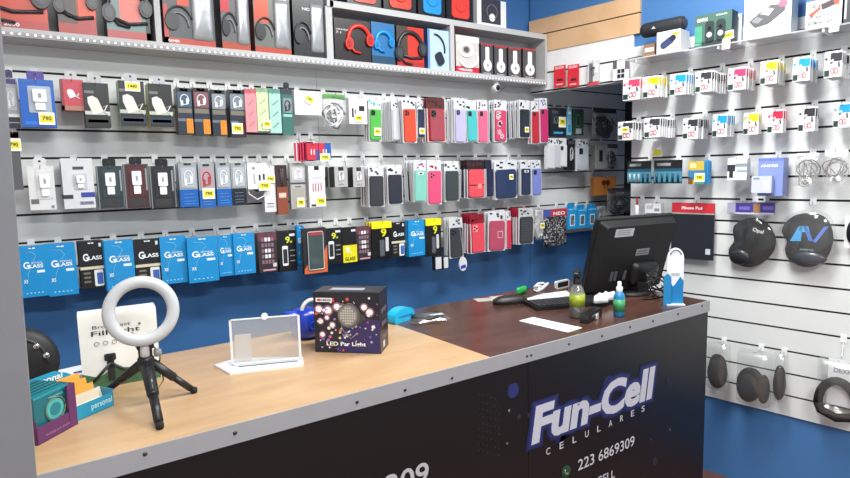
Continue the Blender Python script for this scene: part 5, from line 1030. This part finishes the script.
# black round cushion pouch with rivets behind the card boxes
c = K(35, 352, KZ+.03); c = Vector((-.052, 1.66, 0))
t = thing('round_pouch', 'black padded round pouch with two chrome rivets, by the grey post', 'pouch', (c.x, c.y, KZ), -.15)
q = MB(); q.lathe([(.03, -.024), (.075, -.020), (.088, -.006), (.088, .006), (.075, .020), (.03, .024)], (0, 0, .089), M('18191d', .55, bump=.2, scale=80), 'y', 36); q.arc(0, -.021, .089, .066, 0, 180, .004, M('2a2b30', .5), 24); q.build('pouch_body', t)
for x, z in ((.046, .131), (.064, .106)):
    q = MB(); q.lathe([(.0075, 0), (.0075, -.003), (.004, -.005)], (x, -.022, z), CHROME, 'y', 14); q.build('rivet', t)

# cyan card tray
p0, p1 = K(62, 436), K(110, 413)
ang, _ = face_to(K(78, 431), K(111, 416)); c = K(94, 414)
t = thing('card_tray', 'bright cyan cardboard tray with white lettering, holding SIM cards', 'tray', (c.x, c.y, KZ), ang)
cy = M('1f93b8', .4); W2, D2, H2 = .052, .10, .040
q = MB(); q.box(-W2, W2, 0, .002, 0, H2*.8, cy); q.box(-W2, W2, D2-.002, D2, 0, H2, cy); q.box(-W2, -W2+.002, 0, D2, 0, H2, cy); q.box(W2-.002, W2, 0, D2, 0, H2, cy); q.box(-W2, W2, 0, D2, 0, .002, cy); q.build('tray_body', t)
q = MB(); q.prism([(-W2, H2), (W2, H2), (W2, H2+.012), (W2*.3, H2+.040), (-W2*.2, H2+.052), (-W2*1.6, H2+.050), (-W2*1.6, H2+.01)], D2-.001, D2+.001, cy); fl = q.build('back_flap', t)
text('personal', 'lettering', WHITE, -W2*1.4, H2+.028, W2*1.5, .018, fl, y=D2-.002, bold=.02); text('pago', 'lettering', WHITE, -W2*.6, H2+.006, W2*.9, .016, fl, y=D2-.002, bold=.02)
text('personal', 'lettering', M('bfe8f4', .4, var=0), -W2*.1, .008, W2*1.0, .018, t, y=-.001, bold=.01)
M0 = t.matrix_basis.copy()
for i in range(4):
    o = thing('sim_card_pack', ['orange card leaning highest in the cyan tray', 'orange card in the middle of the cyan tray', 'pale orange edged card in the cyan tray', 'foremost card with white lower edge in the cyan tray'][i], 'card', (c.x+(-.0+.003*i)*math.cos(ang)-(.080-.018*i)*math.sin(ang), c.y+.003*i*math.sin(ang)+(.080-.018*i)*math.cos(ang), KZ+.004), ang)
    q = MB(); hh = .068-.010*i; q.add([(-.04, 0, 0), (.04, 0, 0), (.04, 0+.012, hh), (-.04, .012, hh), (-.04, .0015, 0), (.04, .0015, 0), (.04, .0135, hh), (-.04, .0135, hh)], [(0, 1, 2, 3), (7, 6, 5, 4), (0, 4, 5, 1), (1, 5, 6, 2), (2, 6, 7, 3), (3, 7, 4, 0)], M('e0a040' if i < 3 else 'd8c8b0', .4)); q.build('card', o)
    q = MB(); q.add([(-.035, -.0006, .003), (.035, -.0006, .003), (.035, .0025, .02), (-.035, .0025, .02)], [(0, 1, 2, 3)], M('f0e8d8')); q.build('white_print', o)
# red topped item and white paper behind tray
o = thing('paper_slip', 'white paper slip with blue print lying behind the cyan tray', 'paper', (K(72, 372).x, K(72, 372).y, KZ), .2); q = MB(); q.box(-.07, .07, -.045, .045, .0, .0012, WHITE); q.build('sheet', o); q = MB(); q.box(0, .06, -.03, -.01, .0012, .0016, M('28409c')); q.build('blue_print', o)

# purple and teal card packs in a display box
p0, p1 = K(44, 468.5), K(78, 455.5)
c0 = K(38, 441); ang = .30
# front face spans (34..79): bottom right corner about (79,431) on the counter
pr_ = K(78, 424); ang = math.atan2(K(78, 424).y-K(38, 446).y, K(78, 424).x-K(38, 446).x)
wC = (K(78, 424)-K(38, 446)).length*1.0; base_ = K(38, 446)
t = thing('pack_display_box', 'purple display box of teal packs against the grey post', 'display box', (base_.x, base_.y, KZ), ang)
hC = at_dist(70, 381, K(78, 424).y).z-KZ
pu = M('5c2c5c', .4)
q = MB(); q.box(0, wC, 0, .002, 0, hC*.36, pu); q.box(wC-.002, wC, 0, .10, 0, hC*.95, pu); q.box(0, wC, 0, .10, 0, .002, pu); q.box(0, .002, 0, .10, 0, hC*.5, pu); q.box(0, wC, .098, .10, 0, hC*.9, pu); q.box(wC*.80, wC, -.0008, .004, 0, hC*.95, pu); q.build('display_carton', t)
text('hologram pack', 'lettering', M('b080a8', .4, var=0), wC*.2, hC*.1, wC*.6, hC*.06, t, y=-.001, bold=0)
cr, sr = math.cos(ang), math.sin(ang)
for i in range(6):
    y = .008+.0145*i
    o = thing('teal_pack', 'teal pack with a round seal at the front of the purple display box' if i == 0 else 'teal pack standing behind the front one in the purple box', 'pack', (base_.x+(wC*.5)*cr-y*sr, base_.y+(wC*.5)*sr+y*cr, KZ+.003), ang, 'teal packs in the purple box' if i else None)
    q = MB(); q.box(-wC*.44, wC*.44, 0, .007, 0, hC*(.93+.03*(i > 0)), M('15626c', .35)); q.box(-wC*.44, wC*.44, -.0004, 0, hC*.88, hC*.93, M('1f8c9c', .35)); q.build('pack_body', o)
    q = MB(); q.prism(circ(wC*.21, wC*.05, hC*.52, 20), -.0012, 0, M('4aa4a0', .3)); q.prism(circ(wC*.13, wC*.05, hC*.52, 18), -.002, -.0012, M('1c7480', .3)); q.arc(wC*.05, -.002, hC*.52, wC*.24, 0, 360, .0012, M('7a7a5c'), 16, w=4); q.build('round_seal', o)
    if i == 0: text('TRADING', 'lettering', M('8ad0d8', .4, var=0), -wC*.1, hC*.78, wC*.36, hC*.04, o, y=-.0012, bold=0)

# ------- computer corner
PM = [Vector((1.856, 1.499, -.202)), Vector((2.273, 1.434, -.202)), Vector((2.288, 1.53, -.526)), Vector((1.872, 1.596, -.526))]
mc = sum(PM, Vector())/4+Vector((0, 0, CAMZ)); my, mt = -.157, .291
sc = .965; mc = Vector((mc.x*sc, mc.y*sc, CAMZ+(mc.z-CAMZ)*sc)); MW, MH = .422*sc, .339*sc
t = thing('computer_monitor', 'black flat computer monitor seen from behind on the dark counter', 'monitor', (mc.x, mc.y, KZ), my)
zc2 = mc.z-KZ; ct, st_ = math.cos(mt), math.sin(mt)
def tilt(o):
    for v in o.data.vertices:
        y, z = v.co.y, v.co.z
        v.co.y = y*ct-z*st_; v.co.z = z*ct+y*st_+zc2
    return o
plast = M('111113', .55, var=.08, scale=15)
# local: y<0 is the back (towards the customers), leaning outwards at the top
q = MB(); q.bbox(-MW/2, MW/2, 0, .022, -MH/2, MH/2, plast, .006); sh = tilt(q.build('screen_shell', t))
q = MB(); P = rrect(MW-.012, MH-.012, .01, 3); P2 = rrect(MW*.88, MH*.86, .01, 3, .004, -.0); n = len(P)
q.add([(x, 0, z) for x, z in P]+[(x, -.03, z) for x, z in P2], [(i, (i+1) % n, n+(i+1) % n, n+i) for i in range(n)]+[tuple(range(n, 2*n))], plast); tilt(q.build('rear_cover', t))
q = MB(); q.box(-MW*.47, MW*.47, .022, .0225, -MH*.46, MH*.46, M('08080a', .1)); tilt(q.build('screen_glass', t))
q = MB(); q.box(-MW*.33, -MW*.10, -.0312, -.030, MH*.30, MH*.40, M('c4c6ca')); 
for k in range(3): q.box(-MW*.30, -MW*.14, -.0316, -.0312, MH*(.325+k*.025), MH*(.333+k*.025), M('7a7c80'))
tilt(q.build('white_sticker', t))
q = MB(); q.box(.0, MW*.17, -.0312, -.030, MH*.03, MH*.115, M('8a8c90'));
for k in range(2): q.box(.008, MW*.15, -.0316, -.0312, MH*(.05+k*.03), MH*(.06+k*.03), M('4a4c50'))
tilt(q.build('rating_sticker', t))
q = MB()
for x in (-MW*.27, -MW*.22, -MW*.10): q.box(x, x+.012, -.034, -.030, -MH*.28, -MH*.16, M('5a5c62', .3))
tilt(q.build('ports', t))
q = MB(); q.dome(rrect(MW*.36, MH*.34, .03, 5, MW*.16, -MH*.22), -.028, .035, M('131316', .4), 4); tilt(q.build('stand_hinge_cover', t))
q = MB(); q.prismz([(-.03+.05, -.03), (.03+.05, -.03), (.03+.05, .035), (-.03+.05, .035)], .012, zc2-.05, plast); q.build('stand_neck', t)
q = MB(); q.lathe([(.078, 0), (.078, .006), (.066, .014), (.03, .018)], (.04, .03, 0), plast, 'z', 32); q.build('stand_base', t)
# cables behind
t = thing('black_cable', 'looped black cables behind the monitor stand', 'cable', (2.09, 1.37, KZ))
q = MB()
for k in range(4): q.tube([(-.05+(.055+.010*k)*math.cos(a*.5+k), -.01+.02*math.sin(a*.5+k), .056+.05*math.sin(a*.5)*math.cos(k*.3)) for a in range(13)], .003, M('141417', .4), 6)
q.tube([(-.12, .0, .004), (-.05, -.03, .004), (.01, -.02, .004), (.03, .01, .004)], .003, M('141417', .4), 6); q.build('cable_loops', t)

# spray bottle
c = K(577, 317); t = thing('spray_bottle', 'clear spray bottle of yellow green liquid with black trigger', 'bottle', (c.x, c.y, KZ), .6)
q = MB(); q.lathe([(.024, 0), (.0265, .004), (.0265, .085), (.020, .105), (.011, .118), (.011, .126)], (0, 0, 0), film('bottle_plastic', gloss=.14, diff=.10), 'z', 24); q.build('bottle_body', t)
q = MB(); q.lathe([(.0235, .002), (.0245, .006), (.0245, .04), (.0235, .04)], (0, 0, 0), M('2a2a20', .3), 'z', 20); q.build('liquid', t)
q = MB(); q.lathe([(.0272, .042), (.0272, .082)], (0, 0, 0), M('8e9a24', .4), 'z', 24); q.build('yellow_label', t)
q = MB(); q.lathe([(.013, .118), (.014, .122), (.014, .136), (.009, .140)], (0, 0, 0), BLK, 'z', 16); q.prism([(-.030, .150), (-.028, .166), (.018, .168), (.024, .150), (.012, .136), (-.008, .136)], -.010, .010, BLK); q.prism([(-.020, .150), (-.028, .122), (-.023, .120), (-.012, .146)], -.004, .004, BLK); q.prism(circ(.006, -.031, .158, 12), -.006, .006, BLK); q.build('trigger_head', t)
# blue sanitizer
c = K(619, 316); t = thing('sanitizer_bottle', 'small blue pump bottle with white cap and green label', 'bottle', (c.x, c.y, KZ), .5)
q = MB(); q.lathe([(.017, 0), (.0195, .004), (.0195, .072), (.014, .084), (.008, .088)], (0, 0, 0), M('1a74a8', .25, coat=.4), 'z', 22); q.build('bottle_body', t)
q = MB(); q.lathe([(.0199, .018), (.0199, .062)], (0, 0, 0), M('3a8a5a', .4), 'z', 22); q.build('green_label', t)
q = MB(); q.lathe([(.009, .086), (.011, .089), (.011, .104), (.0065, .107), (.0065, .122), (.004, .124)], (0, 0, 0), M('eceef2', .35), 'z', 16); q.build('pump_cap', t)
# dark tray with gloves/cards between the bottles
c = K(590, 318)+Vector((.004, -.016, 0)); t = thing('black_holder', 'low black card holder with white lettering between the bottles', 'holder', (c.x, c.y, KZ), .35)
q = MB(); q.box(-.080, .055, -.008, .022, 0, .030, M('141416', .35)); q.build('holder_body', t); text('COMPUTER', 'lettering', M('c8c8cc', .4, var=0), -.05, .017, .07, .006, t, y=-.009, bold=0.0)
q = MB(); q.bbox(-.01, .008, -.012, -.008, .0005, .018, M('c8c8c8'), .003); q.build('white_clip', t)
c = K(604, 300, KZ+.02); t = thing('crumpled_cloth', 'white crumpled glove like cloth under the monitor edge', 'cloth', (c.x, c.y, KZ+.0195), .2)
q = MB(); P = smooth([(-.075, .0), (-.03, -.03), (.0, -.018), (.04, -.035), (.075, -.01), (.06, .02), (.02, .028), (-.04, .022)], 4); n = len(P)
q.add([(x, y, .001) for x, y in P]+[(x*.85, y*.8, .020+.006*math.sin(i*1.3)) for i, (x, y) in enumerate(P)]+[(0, 0, .026)], [(i, (i+1) % n, n+(i+1) % n, n+i) for i in range(n)]+[(n+i, n+(i+1) % n, 2*n) for i in range(n)]+[tuple(reversed(range(n)))], M('e9eaec', .6), True); q.build('cloth', t)
# keyboard
pa, pb = K(530, 309), K(585, 296); pa2 = Vector((1.56, 1.60, 0)); t = thing('keyboard', 'black computer keyboard behind the spray bottle', 'keyboard', (1.69, 1.505, KZ), -.35)
q = MB(); q.box(-.16, .16, -.06, .06, 0, .014, M('17171a', .4)); q.build('keyboard_body', t)
q = MB()
for r in range(5):
    for k in range(15): q.box(-.152+k*.0203, -.152+k*.0203+.017, -.052+r*.0215, -.052+r*.0215+.018, .014, .019, M('2a2a2e', .4))
kk = q.build('keys', t)
# small things
c = K(510, 303); t = thing('eyeglass_case', 'dark brown bundle of keys and a small case on the counter', 'key case', (c.x, c.y, KZ), -.35)
q = MB(); P = smooth([(-.07, -.01), (-.04, -.028), (.03, -.03), (.07, -.012), (.06, .022), (0, .034), (-.06, .02)], 4); n = len(P)
q.add([(x, y, .001) for x, y in P]+[(x*.98, y*.95, .016) for x, y in P]+[(x*.7, y*.6, .028) for x, y in P], [(i, (i+1) % n, n+(i+1) % n, n+i) for i in range(n)]+[(n+i, n+(i+1) % n, 2*n+(i+1) % n, 2*n+i) for i in range(n)]+[tuple(range(2*n, 3*n)), tuple(reversed(range(n)))], M('211b1c', .45), True); q.build('case_body', t)
q = MB(); q.add([(0.012*math.cos(a*.52)+.02, -.05+.012*math.sin(a*.52), .002) for a in range(12)]+[(0.008*math.cos(a*.52)+.02, -.05+.008*math.sin(a*.52), .002) for a in range(12)], [(i, (i+1) % 12, 12+(i+1) % 12, 12+i) for i in range(12)], CHROME); q.box(.016, .022, -.045, -.02, .001, .004, CHROME); q.build('key_ring', t)
def sheet(px4, name, label, h=.0012, m=WHITE, prt=None, cat='paper'):
    P = [K(*p) for p in px4]; c = sum(P, Vector())/len(P); t = thing(name, label, cat, (c.x, c.y, KZ)); q = MB(); q.prismz([(p.x-c.x, p.y-c.y) for p in P][::-1], 0, h, m); q.build('sheet', t)
    if prt:
        q = MB(); a, b2, c2, d2 = P[0], P[1], P[2], P[3]
        for k in range(3):
            f0, f1 = .25+k*.2, .31+k*.2
            L0, L1 = a.lerp(d2, f0), a.lerp(d2, f1); R0, R1 = b2.lerp(c2, f0), b2.lerp(c2, f1)
            pp = [L0.lerp(R0, .1), L0.lerp(R0, .85), L1.lerp(R1, .85), L1.lerp(R1, .1)]
            q.prismz([(p.x-c.x, p.y-c.y) for p in pp], h, h+.0004, M(prt))
        q.build('printed_lines', t)
    return t
sheet([(519, 321), (533, 317.5), (582, 328), (568, 332.5)], 'counter_label', 'white printed strip stuck on the dark counter', prt='9a96a0')
sheet([(473, 299), (489, 298), (495, 300.5), (478, 302)], 'paper_slip', 'pale paper slip near the wall side counter edge', m=M('a8a8a4'))
sheet([(489, 297), (503, 295.5), (506, 297.5), (492, 299.5)], 'paper_slip', 'small pale slip beside the dark key case', m=M('b4b0a8'))
sheet([(518, 301), (545, 293.5), (556, 298), (533, 303.5)], 'paper_slip', 'white paper lying in front of the keyboard', m=M('dcdcd8'))
sheet([(545, 295), (566, 292), (572, 296), (556, 299)], 'paper_slip', 'white folded paper beside the spray bottle', h=.006, m=M('e4e4e2'))
c = K(523, 294); t = thing('green_pouch', 'small green packet at the back edge of the counter', 'packet', (c.x, c.y, KZ), .2); q = MB(); q.dome(rrect(.07, .03, .01, 3, 0, .016), .008, .012, M('1c9a48', .4), 3); q.build('packet', t)
c = K(541, 291); t = thing('cable_bag', 'clear bag with white earphones at the back edge of the counter', 'bag', (c.x, c.y, KZ), .2)
q = MB(); q.tube([(.045*math.cos(a*.7), .02*math.sin(a*.7), .018+.012*math.sin(a)) for a in range(16)], .005, M('d4d4d6', .4), 6); q.build('earphones', t)
c = K(563, 288); t = thing('calculator', 'small dark device with white border leaning at the counter back', 'device', (c.x, c.y, KZ), .1); q = MB(); q.bbox(-.045, .045, 0, .012, .0, .034, M('d0d0d2'), .006); q.bbox(-.037, .037, -.001, 0, .006, .028, M('1c1c20', .2), .004); q.build('device_body', t)
# QR stand (code omitted)
pq, pr2 = K(667, 306.5), K(682, 302.5); ang = -.72; c = (pq+pr2)/2; hQ = at_dist(675, 248, c.y).z-KZ
t = thing('payment_sign', 'white rounded payment sign with blue base at the counter end', 'sign', (c.x, c.y, KZ), ang)
wq = .060; P = [(-wq/2, 0), (wq/2, 0), (wq/2, hQ-.04)]+[(wq/2*math.cos(a*math.pi/12), hQ-.04+.04*math.sin(a*math.pi/12)) for a in range(1, 12)]+[(-wq/2, hQ-.04)]
q = MB(); q.prism(P, 0, .004, M('e6e8ee', .3)); q.build('sign_panel', t)
q = MB(); q.prism([(-wq/2, 0), (wq/2, 0), (wq/2, hQ*.42), (wq*.3, hQ*.50), (0, hQ*.36), (-wq*.15, hQ*.32), (-wq*.3, hQ*.44), (-wq/2, hQ*.46)], -.0012, 0, M('1a78b4', .3)); q.build('blue_print', t)
q = MB(); q.arc(0, -.001, hQ-.038, wq*.36, 25, 155, .0022, M('5a6a80', .4), 10, ry=.030, w=4); q.box(-wq*.25, wq*.25, -.0014, 0, hQ*.52, hQ*.56, M('b0b4bc')); q.build('header_print', t)
q = MB(); q.prism([(-wq*.75, 0), (-wq*.3, 0), (-wq*.3, hQ*.5), (-wq*.5, hQ*.56), (-wq*.75, hQ*.5)], -.014, -.010, M('2280b8', .3)); q.build('front_leaflet', t)
q = MB(); q.box(-wq*.55, wq*.55, -.02, .03, 0, .004, M('dfe2e8', .2)); q.build('foot', t)
